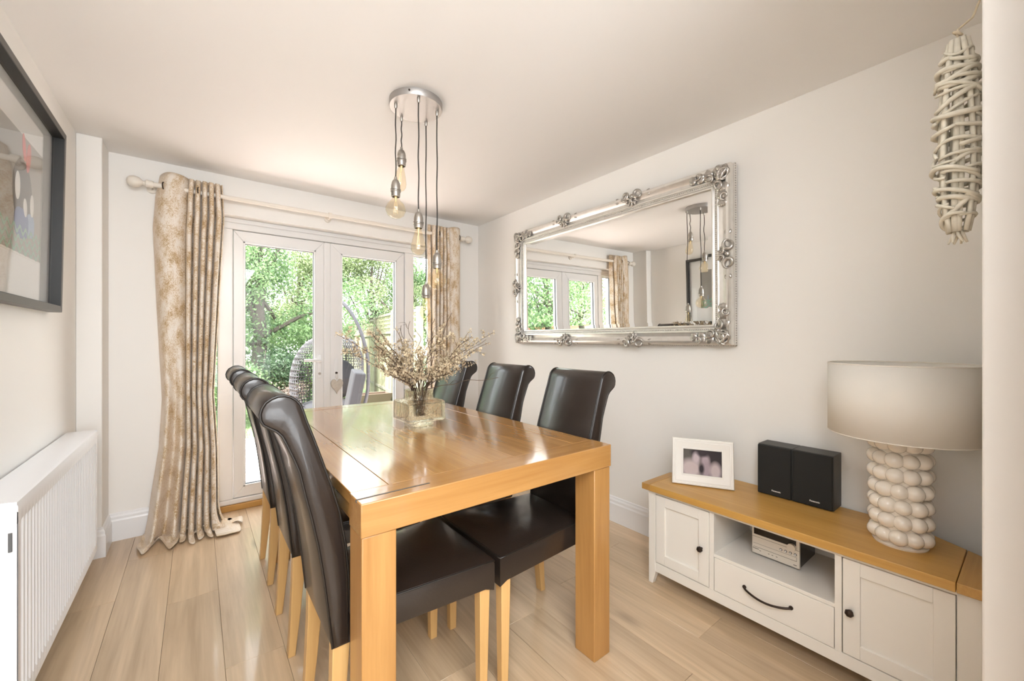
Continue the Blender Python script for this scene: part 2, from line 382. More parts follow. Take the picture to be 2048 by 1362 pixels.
# ------------------------------------------------------------------ french doors with side lights
FY0, FY1 = 3.475, 3.56
tr1 = root_struct('trim_1', (.83, FY0, 0))
fm = MB().box(DX0,DX1,FY0,FY1,1.982,2.034).box(DX0,DX1,FY0,FY1,.04,.076)
for a, b_ in ((DX0,-.05),(.114,.198),(1.470,1.554),(1.72,DX1)): fm.box(a,b_,FY0,FY1,.076,1.982)
fm.build('door_frame', M_upvc, tr1, bevel=.006)
MB().box(DX0,DX1,FY0-.012,FY0,2.026,DZ).build('head_bead', M_upvc, tr1, bevel=.004)
MB().box(DX0,DX1,FY0-.018,FY1,0,.04).build('threshold_strip', M_sbwoodX, tr1, bevel=.003)
def pane_unit(root, x0, x1, z0, z1, gx0, gx1, gz0, gz1, leaf=True):
    Y0, Y1 = 3.485, 3.545
    if leaf:
        f = MB()
        for p in ([(x0,z0),(gx0,gz0),(gx0,gz1),(x0,z1)], [(x1,z1),(gx1,gz1),(gx1,gz0),(x1,z0)],
                  [(x0,z1),(gx0,gz1),(gx1,gz1),(x1,z1)], [(x1,z0),(gx1,gz0),(gx0,gz0),(x0,z0)]):
            f.prism(p, lambda p_, q, t: (p_, t, q), Y0, Y1)
        f.build('sash', M_upvc, root, bevel=.004)
    e = .012
    bd = MB()
    for a in ((gx0-e,gx1+e,gz1-.002,gz1+e),(gx0-e,gx1+e,gz0-e,gz0+.002)): bd.box(a[0],a[1],Y0-.006,Y0+.012,a[2],a[3])
    for a in ((gx0-e,gx0+.002),(gx1-.002,gx1+e)): bd.box(a[0],a[1],Y0-.006,Y0+.012,gz0-e,gz1+e)
    bd.build('glazing_bead', M_gloss, root, bevel=.003)
    sl = MB()
    t = .005
    sl.box(gx0,gx1,Y0+.012,Y0+.027,gz1-t,gz1+.002).box(gx0,gx1,Y0+.012,Y0+.027,gz0-.002,gz0+t).box(gx0-.002,gx0+t,Y0+.012,Y0+.027,gz0,gz1).box(gx1-t,gx1+.002,Y0+.012,Y0+.027,gz0,gz1)
    sl.build('seal', M_seal, root)
    MB().box(gx0,gx1,Y0+.018,Y0+.024,gz0,gz1).build('pane', M_pane, root)
d1 = root_struct('door_1', (.20,3.515,.08)); pane_unit(d1, .201,.797,.079,1.979, .270,.726,.162,1.893)
d2 = root_struct('door_2', (1.467,3.515,.08)); pane_unit(d2, .845,1.467,.079,1.979, .936,1.385,.162,1.892)
MB().box(.797,.846,3.478,3.55,.079,1.979).build('astragal', M_upvc, d2, bevel=.008, bseg=3)
w1 = root_struct('window_1', (0,3.51,.08)); pane_unit(w1, 0,0,0,0, -.05,.114,.10,1.965, leaf=False)
w2 = root_struct('window_2', (1.63,3.51,.08)); pane_unit(w2, 0,0,0,0, 1.554,1.72,.10,1.965, leaf=False)
# handle on the opening leaf, keyhole plate on the other
MB().box(.748,.778,3.475,3.487,.90,1.09).build('handle_plate', M_gloss, d1, bevel=.006, bseg=3)
hd = MB().tube([(.763,3.478,1.04),(.763,3.440,1.04)], .011, 12).tube([(.768,3.438,1.04),(.735,3.434,1.042),(.69,3.436,1.043),(.645,3.444,1.043)], [.012,.0115,.011,.010], 12)
hd.build('handle_lever', M_gloss, d1, smooth='auto')
MB().tube([(.763,3.476,.935),(.763,3.470,.935)], .010, 14).build('keyhole', M_nickel, d1, smooth='auto')
MB().box(.873,.903,3.475,3.487,.86,1.05).build('handle_plate', M_gloss, d2, bevel=.006, bseg=3)
MB().tube([(.888,3.476,.935),(.888,3.464,.935)], .009, 14).build('key_barrel', M_bronze, d2, smooth='auto')

ht = thing('hanging_heart', 'small weathered wooden heart hanging from the key of the right patio door', 'ornament', (.888,3.455,.77))
hp = []
for i in range(40):
    t = 2*PI*i/40; x = 16*math.sin(t)**3; z = 13*math.cos(t)-5*math.cos(2*t)-2*math.cos(3*t)-math.cos(4*t)
    hp.append((.888+x*.00285, .8355+z*.0042*(1.0 if z > 0 else .95)))
MB().prism(hp, lambda p,q,t: (p,t,q), 3.449, 3.463).build('heart', M_heart, ht, bevel=.004)
MB().tube([(.888,3.456,.882),(.880,3.458,.905),(.888,3.460,.935),(.896,3.458,.905),(.888,3.456,.884)], .0012, 6).build('hanging_loop', M_string, ht)

# ------------------------------------------------------------------ pole and curtains
pr = thing('curtain_pole', 'long cream painted curtain pole with ball finials above the patio doors', 'curtain pole', (.85,3.30,2.13))
PZ, PY = 2.146, 3.30
MB().tube([(-.235,PY,PZ),(1.965,PY,PZ)], .0145, 16).build('pole', M_cream, pr, smooth='auto')
for sx, x in ((-1,-.235),(1,1.965)):
    R = Matrix.Translation((x,PY,PZ)) @ Matrix.Rotation(sx*PI/2, 4, 'Y')
    MB().lathe([(.012,-.002),(.021,0),(.023,.006),(.021,.012),(.013,.016),(.012,.024),(.017,.030),(.029,.042),(.034,.058),(.034,.068),(.029,.084),(.017,.096),(.0002,.100)], seg=20, M=R).build('finial', M_cream, pr, smooth='auto')
for x in (.80, 1.955, -.225):
    m = MB().tube([(x,YB,PZ-.01),(x,PY+.01,PZ-.012)], .009, 10).lathe([(.024,0),(.024,.012),(.014,.02)], seg=16, M=Matrix.Translation((x,YB,PZ-.01)) @ Matrix.Rotation(PI/2,4,'X'))
    m.tube([(x-.012,PY,PZ),(x+.012,PY,PZ)], .021, 16); m.build('bracket', M_cream, pr, smooth='auto')

def curtain(name, label, side):
    """side=-1: the left curtain (its wide flat fold on the left), +1: the right one"""
    root = thing(name, label, 'curtain', (0 if side < 0 else 1.8, 3.25, 0))
    NU, NV = 330, 90
    vs = np.zeros((NV, NU, 3)); uv = np.zeros((NV, NU, 2))
    PAN = .34
    zt = 2.222
    for j in range(NV):
        s = j/(NV-1)                                                 # 0 top .. 1 hem
        drop = s*2.42
        if drop < 2.06: z = zt-drop; run = 0
        else:
            q = drop-2.06
            if q < .16: ang = q/.16*PI/2; z = zt-2.06-.1*math.sin(ang)*1.02-.06*(q/.16); run = .1*(1-math.cos(ang))
            else: z = .0; run = .1+(q-.16)
        k = min(1, max(0, (.66-z)/.66)); k = k*k*(3-2*k)            # flare towards the floor
        kt = min(1, max(0, (z-1.95)/.25))
        for i in range(NU):
            u = i/(NU-1)
            if u < PAN:
                a = u/PAN
                w = a*.45                                            # wide panel
                th = a*PI*.98
                y = .055-.105*math.sin(min(th, PI*.62))**.8 + .02*math.sin(a*PI)**2
                if a > .62: y += .05*((a-.62)/.38)**1.5
                x = w - .028*math.sin(a*PI)*(1-a)
                k2 = min(1, max(0, (1.25-z)/.9)); y += .046*k2*math.sin(a*2*PI*1.5+2.4)*math.sin(a*PI)**.5
            else:
                a = (u-PAN)/(1-PAN)
                ph = a*2*PI*5.25
                A = .055*(1-.12*kt)
                y = -.0+A*math.cos(ph+.2) 
                x = .45+a*.55+.020*math.sin(2*ph+.5)
                y += .004*math.sin(9*s*PI+a*7)
            if side < 0:
                xl = float(np.interp(z, [0,.25,.53,.83,1.4,1.9,2.1,2.22], [-.25,-.225,-.19,-.175,-.20,-.218,-.205,-.185])); xr = float(np.interp(z, [0,.5,.85,1.5,2.0,2.22], [.11,.105,.085,.115,.14,.13]))
                X = xl+(xr-xl)*x
                if run > 0:
                    X += -.10*run*(1-x)+ (.42*run if x > .90 else .1*run*x)
            else:
                xl = 1.955; xr = 1.628-.03*k
                X = xl+(xr-xl)*x
            Y = 3.30+y*(1+.5*k)-.05*k
            if run > 0:
                Y -= run*.52*(.75+.35*math.sin(u*23+1))
                zz = .012+.028*max(0, math.sin(u*47+run*20))*(1-min(1,run/.5)) if z < .02 else z
                z_ = max(z, zz)
            else: z_ = z
            if kt > 0 and u >= PAN: z_ += .012*math.cos(a*2*PI*5.25)*kt
            if kt > 0 and u < PAN: z_ += .012*math.sin(a*PI)*kt
            Y = min(Y, 3.362); 
            vs[j,i] = (X, Y, z_); uv[j,i] = (u*1.05, -drop)
    m = MB()
    fs = [(j*NU+i, (j+1)*NU+i, (j+1)*NU+i+1, j*NU+i+1) for j in range(NV-1) for i in range(NU-1)]
    m.add(vs.reshape(-1,3).tolist(), fs)
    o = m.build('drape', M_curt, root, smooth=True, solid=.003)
    ul = o.data.uv_layers.new(name='UVMap'); li = np.array([l.vertex_index for l in o.data.loops])
    ul.data.foreach_set('uv', uv.reshape(-1,2)[li].ravel().astype(np.float32))
    for a in ([-.165, .005] if side < 0 else [1.92, 1.70]):
        c = Vector((a, 3.285 if a in (-.165, 1.92) else 3.262, PZ))
        pts = [c+Vector((.004*math.cos(t*2*PI/20), .021*math.cos(t*2*PI/20), .021*math.sin(t*2*PI/20))) for t in range(20)]
        MB().tube(pts, .0035, 8, closed=True).build('eyelet', M_bronze, root, smooth=True)
    return root
curtain('curtain', 'champagne crushed velvet curtain pooling on the floor at the left of the patio doors', -1)
curtain('curtain', 'champagne crushed velvet curtain hanging behind the pendant bulbs, right of the patio doors', 1)

# ------------------------------------------------------------------ dining table
tb = thing('dining_table', 'golden oak dining table with thick square legs, set between six leather chairs', 'table', (.786,1.81,0))
TX0, TX1, TY0, TY1, TZ = .314, 1.257, 1.006, 2.61, .80
RW = .098
for y0, y1 in ((TY0,TY0+RW),(TY1-RW,TY1)):
    e = MB().box(TX0,TX1,y0,y1,.716,TZ); e.build('end_rail', M_tabX, tb, bevel=.0025)
for x0, x1, sgn in ((TX0,TX0+.105,-1),(TX1-.105,TX1,1)):
    MB().box(x0+(.004 if sgn < 0 else 0),x1-(.004 if sgn > 0 else 0),TY0+RW+.0006,TY1-RW-.0006,.766,TZ-.0006).build('edge_board', M_tabY, tb, bevel=.0015)
    xa = x0+.012 if sgn < 0 else x1-.012-.022
    MB().box(xa,xa+.022,TY0+RW,TY1-RW,.716,.764).build('side_apron', M_tabY, tb, bevel=.002)
bx0, bx1 = TX0+.105, TX1-.105
nb = 5
for i in range(nb):
    a = bx0+(bx1-bx0)*i/nb; b_ = bx0+(bx1-bx0)*(i+1)/nb
    ga = .0016 if i == 0 else .0002; gb = .0016 if i == nb-1 else .0002
    MB().box(a+ga,b_-gb,TY0+RW+.0008,TY1-RW-.0008,.772,TZ-.0006).build('top_board', M_tabY, tb, bevel=.0006, bseg=1)
MB().box(bx0,bx1,TY0+RW,TY1-RW,.758,.771).build('top_core', M_sbwoodX, tb)
LW, LD = .088, .098
for x0 in (TX0+.003, TX1-LW-.003):
    for y0 in (TY0+.004, TY1-LD-.004):
        MB().box(x0,x0+LW,y0,y0+LD,0,.7155).build('leg', M_tabZ, tb, bevel=.003)
# inlaid tenon strip at two front corners
MB().box(TX0-.001,TX0+.20,TY0+.034,TY0+.0405,TZ-.006,TZ+.0006).build('corner_groove', M_hline, tb)
MB().box(TX1-.10,TX1-.075,TY0+.03,TY0+.052,TZ-.004,TZ+.0004).build('corner_dowel', M_tabX, tb)

# ------------------------------------------------------------------ six chairs
BP = [(.457,.377),(.457,.47),(.460,.56),(.467,.64),(.484,.74),(.504,.811),(.523,.869),(.535,.906),(.550,.951),(.564,.990),(.572,1.017),(.578,1.034),(.587,1.046),(.599,1.055),(.613,1.060),
      (.628,1.060),(.642,1.055),(.655,1.046),(.663,1.033),(.667,1.018),(.665,1.002),(.659,.991),(.646,.982),(.631,.972),(.619,.959),(.610,.939),(.601,.917),(.592,.895),(.580,.862),(.567,.80),(.553,.74),(.537,.662),(.523,.569),(.513,.484),(.502,.377)]
def make_chair(label):
    r = thing('dining_chair', label, 'chair', (0,0,0), 'dark leather dining chairs around the table')
    def hw(z): return .172-.006*max(0,min(1,(z-.4)/.6))
    n = len(BP); m = MB()
    layers = [(-1,-.0035,.013),(-1,-.0005,.004),(-1,.006,.0),(1,.006,.0),(1,-.0005,.004),(1,-.0035,.013)]
    cu, cz = .54, .72
    vs = []
    for sg, ins, sh in layers:
        for k, (u, z) in enumerate(BP):
            v = sg*(hw(z)-ins)
            if sh:
                p0, p1 = Vector(BP[k-1]), Vector(BP[(k+1)%n]); t = (p1-p0).normalized(); nrm = Vector((t.y, -t.x))
                u2, z2 = u+nrm.x*sh, z+nrm.y*sh
            else: u2, z2 = u, z
            vs.append((u2, v, z2))
    fs = [tuple(range(n)), tuple(5*n+i for i in range(n))[::-1]]
    for a in range(5): fs += [(a*n+(i+1)%n, a*n+i, (a+1)*n+i, (a+1)*n+(i+1)%n) for i in range(n)]
    m.add(vs, fs); m.build('backrest', M_leather, r, smooth='auto', weld=True)
    for sg in (-1, 1):
        MB().tube([(u, sg*(hw(z)-.003), z) for u, z in BP], .0034, 6, closed=True).build('back_piping', M_pipe, r, smooth=True)
    # seat: trapezoid cushion with a crowned top
    G = 14; m = MB()
    def w(u): return .207-.034*u/.46
    vs = []
    for a in range(G+1):
        for b in range(G+1):
            u = .004+.452*a/G; v = (2*b/G-1)*w(u)
            ed = min(a, G-a, b, G-b)/G
            z = .466+.012*min(1, ed*4)**.5+.006*math.sin(PI*a/G)*math.sin(PI*b/G)
            vs.append((u, v, z))
    fs = [(a*(G+1)+b, (a+1)*(G+1)+b, (a+1)*(G+1)+b+1, a*(G+1)+b+1) for a in range(G) for b in range(G)]
    ring = [(0,b) for b in range(G+1)]+[(a,G) for a in range(1,G+1)]+[(G,b) for b in range(G-1,-1,-1)]+[(a,0) for a in range(G-1,0,-1)]
    idx = [a*(G+1)+b for a, b in ring]; nr = len(idx); base = len(vs)
    for zz, out in ((.452,.004),(.40,.004),(.377,.002)):
        for q, (a, b) in zip(idx, ring):
            u, v, _ = vs[q]; cu_ = u-.23; L_ = math.hypot(cu_, v)
            corner = (a in (0,) and b in (0,1,G-1,G))
            vs.append((u+cu_/L_*out, v+v/L_*out, zz-(.012 if corner and zz < .38 else 0)))
    lay = [idx]+[[base+k*nr+i for i in range(nr)] for k in range(3)]
    for k in range(3): fs += [(lay[k][i], lay[k][(i+1)%nr], lay[k+1][(i+1)%nr], lay[k+1][i]) for i in range(nr)]
    fs.append(tuple(lay[3])[::-1])
    m.add(vs, fs); m.build('seat', M_leather, r, smooth='auto', weld=True)
    pp = []
    for q in idx: pp.append((vs[q][0]+(.002 if vs[q][0]>.2 else -.002), vs[q][1]*1.008, .462))
    MB().tube(pp, .003, 6, closed=True).build('seat_piping', M_pipe, r, smooth=True)
    for sg in (-1, 1):
        va, vb = sg*.200, sg*.164
        MB().taper(.020,.048,sg*.193,sg*.166,0, .014,.053,va,vb,.378).build('leg', M_chleg, r, bevel=.002)
        m = MB(); pts = [(.456,.501,.378),(.463,.503,.28),(.474,.508,.16),(.484,.512,.07),(.492,.517,0)]
        v0, v1 = sg*.169, sg*.131
        vs2 = []
        for a0, a1, z in pts: vs2 += [(a0,v0,z),(a1,v0,z),(a1,v1,z),(a0,v1,z)]
        f2 = [(0,1,2,3), tuple(4*(len(pts)-1)+i for i in (3,2,1,0))]
        for k in range(len(pts)-1): f2 += [(4*k+i, 4*k+4+i, 4*k+4+(i+1)%4, 4*k+(i+1)%4) for i in range(4)]
        m.add(vs2, f2); m.build('leg', M_chleg, r, bevel=.002, weld=True)
    return r
CH = [('dark brown leather dining chair nearest the camera on the left side of the table', .787, 1.3225, PI),
      ('dark brown leather dining chair in the middle of the left row, by the table', .787, 1.8975, PI),
      ('dark brown leather dining chair farthest back on the left, next to the left patio door', .787, 2.47, PI),
      ('dark brown leather dining chair nearest the camera on the right side, facing the table leg', .807, 1.322, 0),
      ('dark brown leather dining chair under the mirror, middle of the right row', .807, 1.868, 0),
      ('dark brown leather dining chair farthest back on the right, half hidden behind the dried branches', .807, 2.455, 0)]
proto = None
for lb, x, y, rz in CH:
    if proto is None: proto = make_chair(lb); c = proto
    else: c = copy_tree(proto); c['label'] = lb
    c.location = (x, y, 0); c.rotation_euler = (0,0,rz)

# ------------------------------------------------------------------ mirror on the right wall
TILT = math.radians(.9)
MY0, MY1, MZ0, MZ1 = .945, 2.705, 1.172, 2.098
mr_ = thing('wall_mirror', 'large ornate silver framed mirror hung on the right wall', 'mirror', (XR, (MY0+MY1)/2, MZ0))
def mpt(y, z, d):                                                    # d: distance out of the wall
    return (XR-d-(z-MZ0)*math.tan(TILT)*.8, y, z)
def frame_ring(m, prof, y0, y1, z0, z1):
    """prof: (inset, d) points swept round the rectangle with mitres"""
    k = len(prof); vs = []
    for sy, sz in ((0,0),(1,0),(1,1),(0,1)):
        for ins, d in prof:
            y = (y0+ins) if sy == 0 else (y1-ins); z = (z0+ins) if sz == 0 else (z1-ins)
            vs.append(mpt(y, z, d))
    fs = [(i*k+j, ((i+1)%4)*k+j, ((i+1)%4)*k+j+1, i*k+j+1) for i in range(4) for j in range(k-1)]
    m.add(vs, fs)
m = MB()
frame_ring(m, [(.0,.001),(0,.030),(.004,.034),(.004,.062),(.012,.070),(.024,.071),(.034,.060),(.048,.052),(.064,.056),(.070,.060),(.076,.058),(.078,.050),(.092,.046),(.100,.052),(.107,.050),(.110,.034)], MY0, MY1, MZ0, MZ1)
fr = m.build('mirror_frame', M_silver, mr_, smooth='auto', weld=True)
GI = .109
gy0, gy1, gz0, gz1 = MY0+GI, MY1-GI, MZ0+GI, MZ1-GI
bv = .022
g = MB(); o4 = [(gy0,gz0),(gy1,gz0),(gy1,gz1),(gy0,gz1)]; i4 = [(gy0+bv,gz0+bv),(gy1-bv,gz0+bv),(gy1-bv,gz1-bv),(gy0+bv,gz1-bv)]
g.add([mpt(y,z,.0385) for y,z in o4]+[mpt(y,z,.0400) for y,z in i4], [(4,5,6,7)]+[(i,(i+1)%4,4+(i+1)%4,4+i) for i in range(4)])
g.build('mirror_glass', M_mirror, mr_)
m = MB()                                                             # fine beaded line round the inner and the outer edge
def beads(m, ins, d, r, step):
    y0, y1, z0, z1 = MY0+ins, MY1-ins, MZ0+ins, MZ1-ins
    for y in np.arange(y0, y1, step):
        m.ell(mpt(y,z0,d), (r,r,r), 6, 4); m.ell(mpt(y,z1,d), (r,r,r), 6, 4)
    for z in np.arange(z0, z1, step):
        m.ell(mpt(y0,z,d), (r,r,r), 6, 4); m.ell(mpt(y1,z,d), (r,r,r), 6, 4)
beads(m, .084, .049, .0042, .0105)
b1 = m.build('beading', M_silverd, mr_, smooth=True); b1['kind'] = 'stuff'
m = MB(); beads(m, .001, .018, .0050, .0125)
b1 = m.build('beading', M_silverd, mr_, smooth=True); b1['kind'] = 'stuff'
def scroll(m, c, ang, size, turns=1.4, r=.006, flip=1, lift=.010):
    """a curled acanthus tendril in the plane of the frame; c=(y,z), ang its direction"""
    pts, rs = [], []
    n = 22
    for i in range(n):
        t = i/(n-1); rad = size*(1-t)**.8*.5+.002; a = flip*(turns*2*PI*t)
        y = size*.55*t*1.1+rad*math.cos(a)-size*.5; z = rad*math.sin(a)
        Y = c[0]+y*math.cos(ang)-z*math.sin(ang); Z = c[1]+y*math.sin(ang)+z*math.cos(ang)
        pts.append(mpt(Y, Z, .066+lift*math.sin(PI*t))); rs.append(r*(.45+.75*math.sin(PI*min(1,t*1.15+.05))))
    m.tube(pts, rs, 6)
def leaf_o(m, c, ang, ln, wd, lift=.066):
    a = Vector((0,math.cos(ang),math.sin(ang))); b_ = Vector((0,-math.sin(ang),math.cos(ang))); o = Vector((-1,0,0))
    for k in (-1,0,1):                                                # three lobes to a leaf
        aa = (a+b_*k*.55).normalized(); bb = aa.cross(o)
        M3 = Matrix((aa, bb, o)).transposed()
        m.ell(Vector(mpt(c[0]+(aa.y)*ln*.32, c[1]+(aa.z)*ln*.32, lift)), (ln*.36, wd*.34, .007), 8, 6, M3)
def corner(sy, sz):
    m = MB(); cy = MY0+.045 if sy < 0 else MY1-.045; cz = MZ0+.045 if sz < 0 else MZ1-.045
    iy, iz = -sy, -sz                                                # pointing along the two rails
    ay = 0 if iy > 0 else PI; az = PI/2*iz
    for k in range(3):
        d = .05+.05*k
        leaf_o(m, (cy+iy*d*.9, cz+sz*.004), ay, .078-.010*k, .064-.008*k)
        leaf_o(m, (cy+sy*.004, cz+iz*d*.9), az, .078-.010*k, .064-.008*k)
    for k, a in enumerate((.4,1.2,2.2,3.3,4.4,5.4)):
        scroll(m, (cy+.030*math.cos(a), cz+.030*math.sin(a)), a, .066, 1.25, .0082, 1 if k%2 else -1, .014)
    scroll(m, (cy+iy*.075, cz-sz*.012), ay, .05, 1.3, .006, sy*sz); scroll(m, (cy-sy*.012, cz+iz*.075), az, .05, 1.3, .006, -sy*sz)
    scroll(m, (cy+iy*.135, cz+sz*.012), ay+.3, .04, 1.3, .005, -sy*sz); scroll(m, (cy+sy*.012, cz+iz*.135), az-.3, .04, 1.3, .005, sy*sz)
    m.ell(mpt(cy,cz,.076), (.012,.017,.017), 10, 8)
    m.build('corner_ornament', M_silverd, mr_, smooth=True)
for sy in (-1,1):
    for sz in (-1,1): corner(sy, sz)
def shell(c, ang):
    m = MB(); 
    for k in range(7):
        a = ang+(k-3)*.42; ln = .060 if k in (2,3,4) else .052
        aa = Vector((0,math.cos(a),math.sin(a))); o = Vector((-1,0,0)); bb = aa.cross(o); M3 = Matrix((aa,bb,o)).transposed()
        m.ell(mpt(c[0]+aa.y*ln*.5, c[1]+aa.z*ln*.5, .064), (ln*.52,.0085,.011), 8, 6, M3)
    for sg in (-1,1):
        p = (c[0]+math.cos(ang+PI/2)*sg*.062, c[1]+math.sin(ang+PI/2)*sg*.062)
        scroll(m, p, ang+PI/2*sg, .060, 1.2, .0095, sg, .012)
        p = (c[0]+math.cos(ang+PI/2)*sg*.098, c[1]+math.sin(ang+PI/2)*sg*.098)
        leaf_o(m, p, ang+PI/2*sg, .045, .034, .062)
        scroll(m, (c[0]+math.cos(ang+PI/2)*sg*.03+math.cos(ang)*.03, c[1]+math.sin(ang+PI/2)*sg*.03+math.sin(ang)*.03), ang+sg*.9, .04, 1.2, .005, -sg, .016)
    m.ell(mpt(c[0],c[1],.072), (.011,.015,.015), 10, 8)
    m.build('shell_ornament', M_silverd, mr_, smooth=True)
for t in (1/3, 2/3):
    y = MY0+(MY1-MY0)*t
    shell((y, MZ0+.018), PI/2); shell((y, MZ1-.018), -PI/2)
for y, a in ((MY0+.018, 0), (MY1-.018, PI)): shell((y, (MZ0+MZ1)/2), a)

# ------------------------------------------------------------------ ceiling pendant
pd = thing('pendant_light', 'brushed nickel ceiling pendant with five bare filament bulbs on dark cords', 'ceiling light', (.817,1.80,H))
MB().lathe([(.1225,H),(.1225,H-.026),(.120,H-.030),(.0002,H-.030)], (.817,1.80,0), 48).build('ceiling_plate', M_disc, pd, smooth='auto')
MB().tube([(.817-.075,1.80-.096,H-.015),(.817-.078,1.80-.1,H-.015)], .004, 8).build('grub_screw', M_bronze, pd)
def prof_bulb(kind):
    if kind == 'globe': return [(.013,0),(.014,-.008),(.022,-.020),(.037,-.034),(.0455,-.054),(.0455,-.066),(.037,-.086),(.020,-.098),(.0003,-.102)], -.055
    if kind == 'pear': return [(.013,0),(.014,-.010),(.019,-.028),(.027,-.056),(.033,-.084),(.032,-.100),(.024,-.114),(.011,-.121),(.0003,-.123)], -.065
    return [(.013,0),(.015,-.012),(.022,-.040),(.029,-.064),(.0315,-.078),(.028,-.092),(.017,-.114),(.007,-.124),(.0003,-.126)], -.055
CORDS = [((.724,1.816),1.946,1.862,'globe',(0,0)), ((.790,1.908),2.136,2.052,'pear',(.17,.05)), ((.788,1.710),1.782,1.705,'pear',(-.02,.02)),
         ((.904,1.875),1.484,1.412,'diamond',(-.05,0)), ((.904,1.757),1.621,1.543,'globe',(.02,0))]
for (x,y), s0, s1, kd, tl in CORDS:
    MB().lathe([(.007,H-.030),(.007,H-.048),(.0045,H-.052)], (x,y,0), 12).build('cord_grip', M_nickel, pd, smooth='auto')
    n = 16; rr = random.random()*6
    pts = [(x+.0028*math.sin(i*.9+rr)*math.sin(PI*i/n), y+.0028*math.cos(i*.7+rr)*math.sin(PI*i/n), H-.045+(s0-.01-H+.045)*i/n) for i in range(n+1)]
    MB().tube(pts, .0030, 8).build('cord', M_cord, pd, smooth='auto')
    q = MB().lathe([(.006,s0+.006),(.007,s0-.006),(.013,s0-.010),(.0175,s0-.020),(.0205,s0-.034),(.0205,s0-.050),(.0235,s0-.051),(.0235,s0-.056),(.0205,s0-.057),(.0205,s0-.061),(.0235,s0-.062),(.0205,s0-.066),(.0200,s1-.002),(.017,s1-.002),(.0165,s1+.01),(.0005,s1+.01)], (x,y,0), 24)
    so = q.build('lamp_holder', M_nickel, pd, smooth='auto')
    pf, fz = prof_bulb(kd)
    R = Matrix.Translation((x,y,s1)) @ Euler((tl[0],tl[1],0)).to_matrix().to_4x4()
    bo = MB().lathe(pf, seg=28, M=R).build('bulb', M_bulb, pd, smooth=True)
    fm = MB()
    for k in range(5):
        a = 2*PI*k/5; rr_ = .011 if kd == 'globe' else .009
        fm.tube([R @ Vector((rr_*.5*math.cos(a),rr_*.5*math.sin(a),fz+.028)), R @ Vector((rr_*math.cos(a),rr_*math.sin(a),fz-.026))], .0005, 5)
    fm.tube([R @ Vector((0,0,0)), R @ Vector((0,0,fz+.03))], [.006,.002], 8)
    fm.build('filament', M_fil, bo)

# ------------------------------------------------------------------ picture on the left wall
px_ = thing('framed_picture', 'black box framed art print on the left wall above the radiator', 'picture', (XL,2.2,1.32))
PY0, PY1, PZ0, PZ1 = 1.66, 2.655, 1.322, 2.112
def ppt(y, z, d): return (XL+d+(z-PZ0)*.017, y, z)
def pbox(m, y0, y1, z0, z1, d0, d1):
    v = [ppt(y,z,d) for d in (d0,d1) for y,z in ((y0,z0),(y1,z0),(y1,z1),(y0,z1))]
    return m.add(v, [(3,2,1,0),(4,5,6,7),(0,1,5,4),(1,2,6,5),(2,3,7,6),(3,0,4,7)])
fw = .026
m = MB()
for p in ([(PY0,PZ0),(PY1,PZ0),(PY1-fw,PZ0+fw),(PY0+fw,PZ0+fw)], [(PY1,PZ0),(PY1,PZ1),(PY1-fw,PZ1-fw),(PY1-fw,PZ0+fw)],
          [(PY1,PZ1),(PY0,PZ1),(PY0+fw,PZ1-fw),(PY1-fw,PZ1-fw)], [(PY0,PZ1),(PY0,PZ0),(PY0+fw,PZ0+fw),(PY0+fw,PZ1-fw)]):
    m.prism(p, lambda y,z,d: ppt(y,z,d), .001, .044)
m.build('picture_frame', M_picfr, px_, bevel=.0015)
pbox(MB(), PY0+fw-.004, PY1-fw+.004, PZ0+fw-.004, PZ1-fw+.004, .002, .006).build('mount_board', M_mat, px_)
q0, q1, r0, r1 = PY0+.15, 2.495, 1.515, 1.945
M_print = pm('print_grey_paper', (.30,.285,.26), .7, noise=(14,.08)); M_pw = pm('print_white', (.82,.80,.77), .7); M_pr = pm('print_red', (.66,.10,.085), .7)
M_pb = pm('print_blue', (.07,.14,.36), .7); M_pb2 = pm('print_pale_blue', (.26,.40,.58), .7); M_pk = pm('print_black', (.045,.042,.042), .7, noise=(30,.5)); M_pg = pm('print_green', (.20,.44,.33), .7)
pbox(MB(), q0-.008, q1+.008, r0-.008, r1+.008, .0061, .0068).build('mount_edge', M_pw, px_)
pbox(MB(), q0, q1, r0, r1, .0068, .0074).build('print_sheet', M_print, px_)
def blob(name, mt, c, ry, rz, rot=0, d=.0078, n=28, pw=1.0):
    pts = []
    for i in range(n):
        t = 2*PI*i/n; a = ry*math.copysign(abs(math.cos(t))**pw, math.cos(t)); b_ = rz*math.copysign(abs(math.sin(t))**pw, math.sin(t))
        pts.append((c[0]+a*math.cos(rot)-b_*math.sin(rot), c[1]+a*math.sin(rot)+b_*math.cos(rot)))
    MB().prism(pts, lambda y,z,dd: ppt(y,z,dd), .0074, d).build(name, mt, px_)
blob('printed_shape', M_pk, (2.27,1.735), .105, .125, .1, .0077)
blob('printed_shape', M_pr, (2.275,1.905), .018, .050, .25, .0079); blob('printed_shape', M_pr, (2.325,1.882), .024, .058, -.2, .0080)
blob('printed_shape', M_pb, (2.265,1.625), .075, .055, 0, .0080, pw=.7); blob('printed_shape', M_pb2, (2.365,1.635), .045, .045, 0, .0079, pw=.7)
blob('printed_shape', M_pw, (2.215,1.75), .026, .050, 0, .0082); blob('printed_shape', M_pw, (2.30,1.69), .020, .034, .2, .0082); blob('printed_shape', M_pw, (2.375,1.715), .022, .043, 0, .0082)
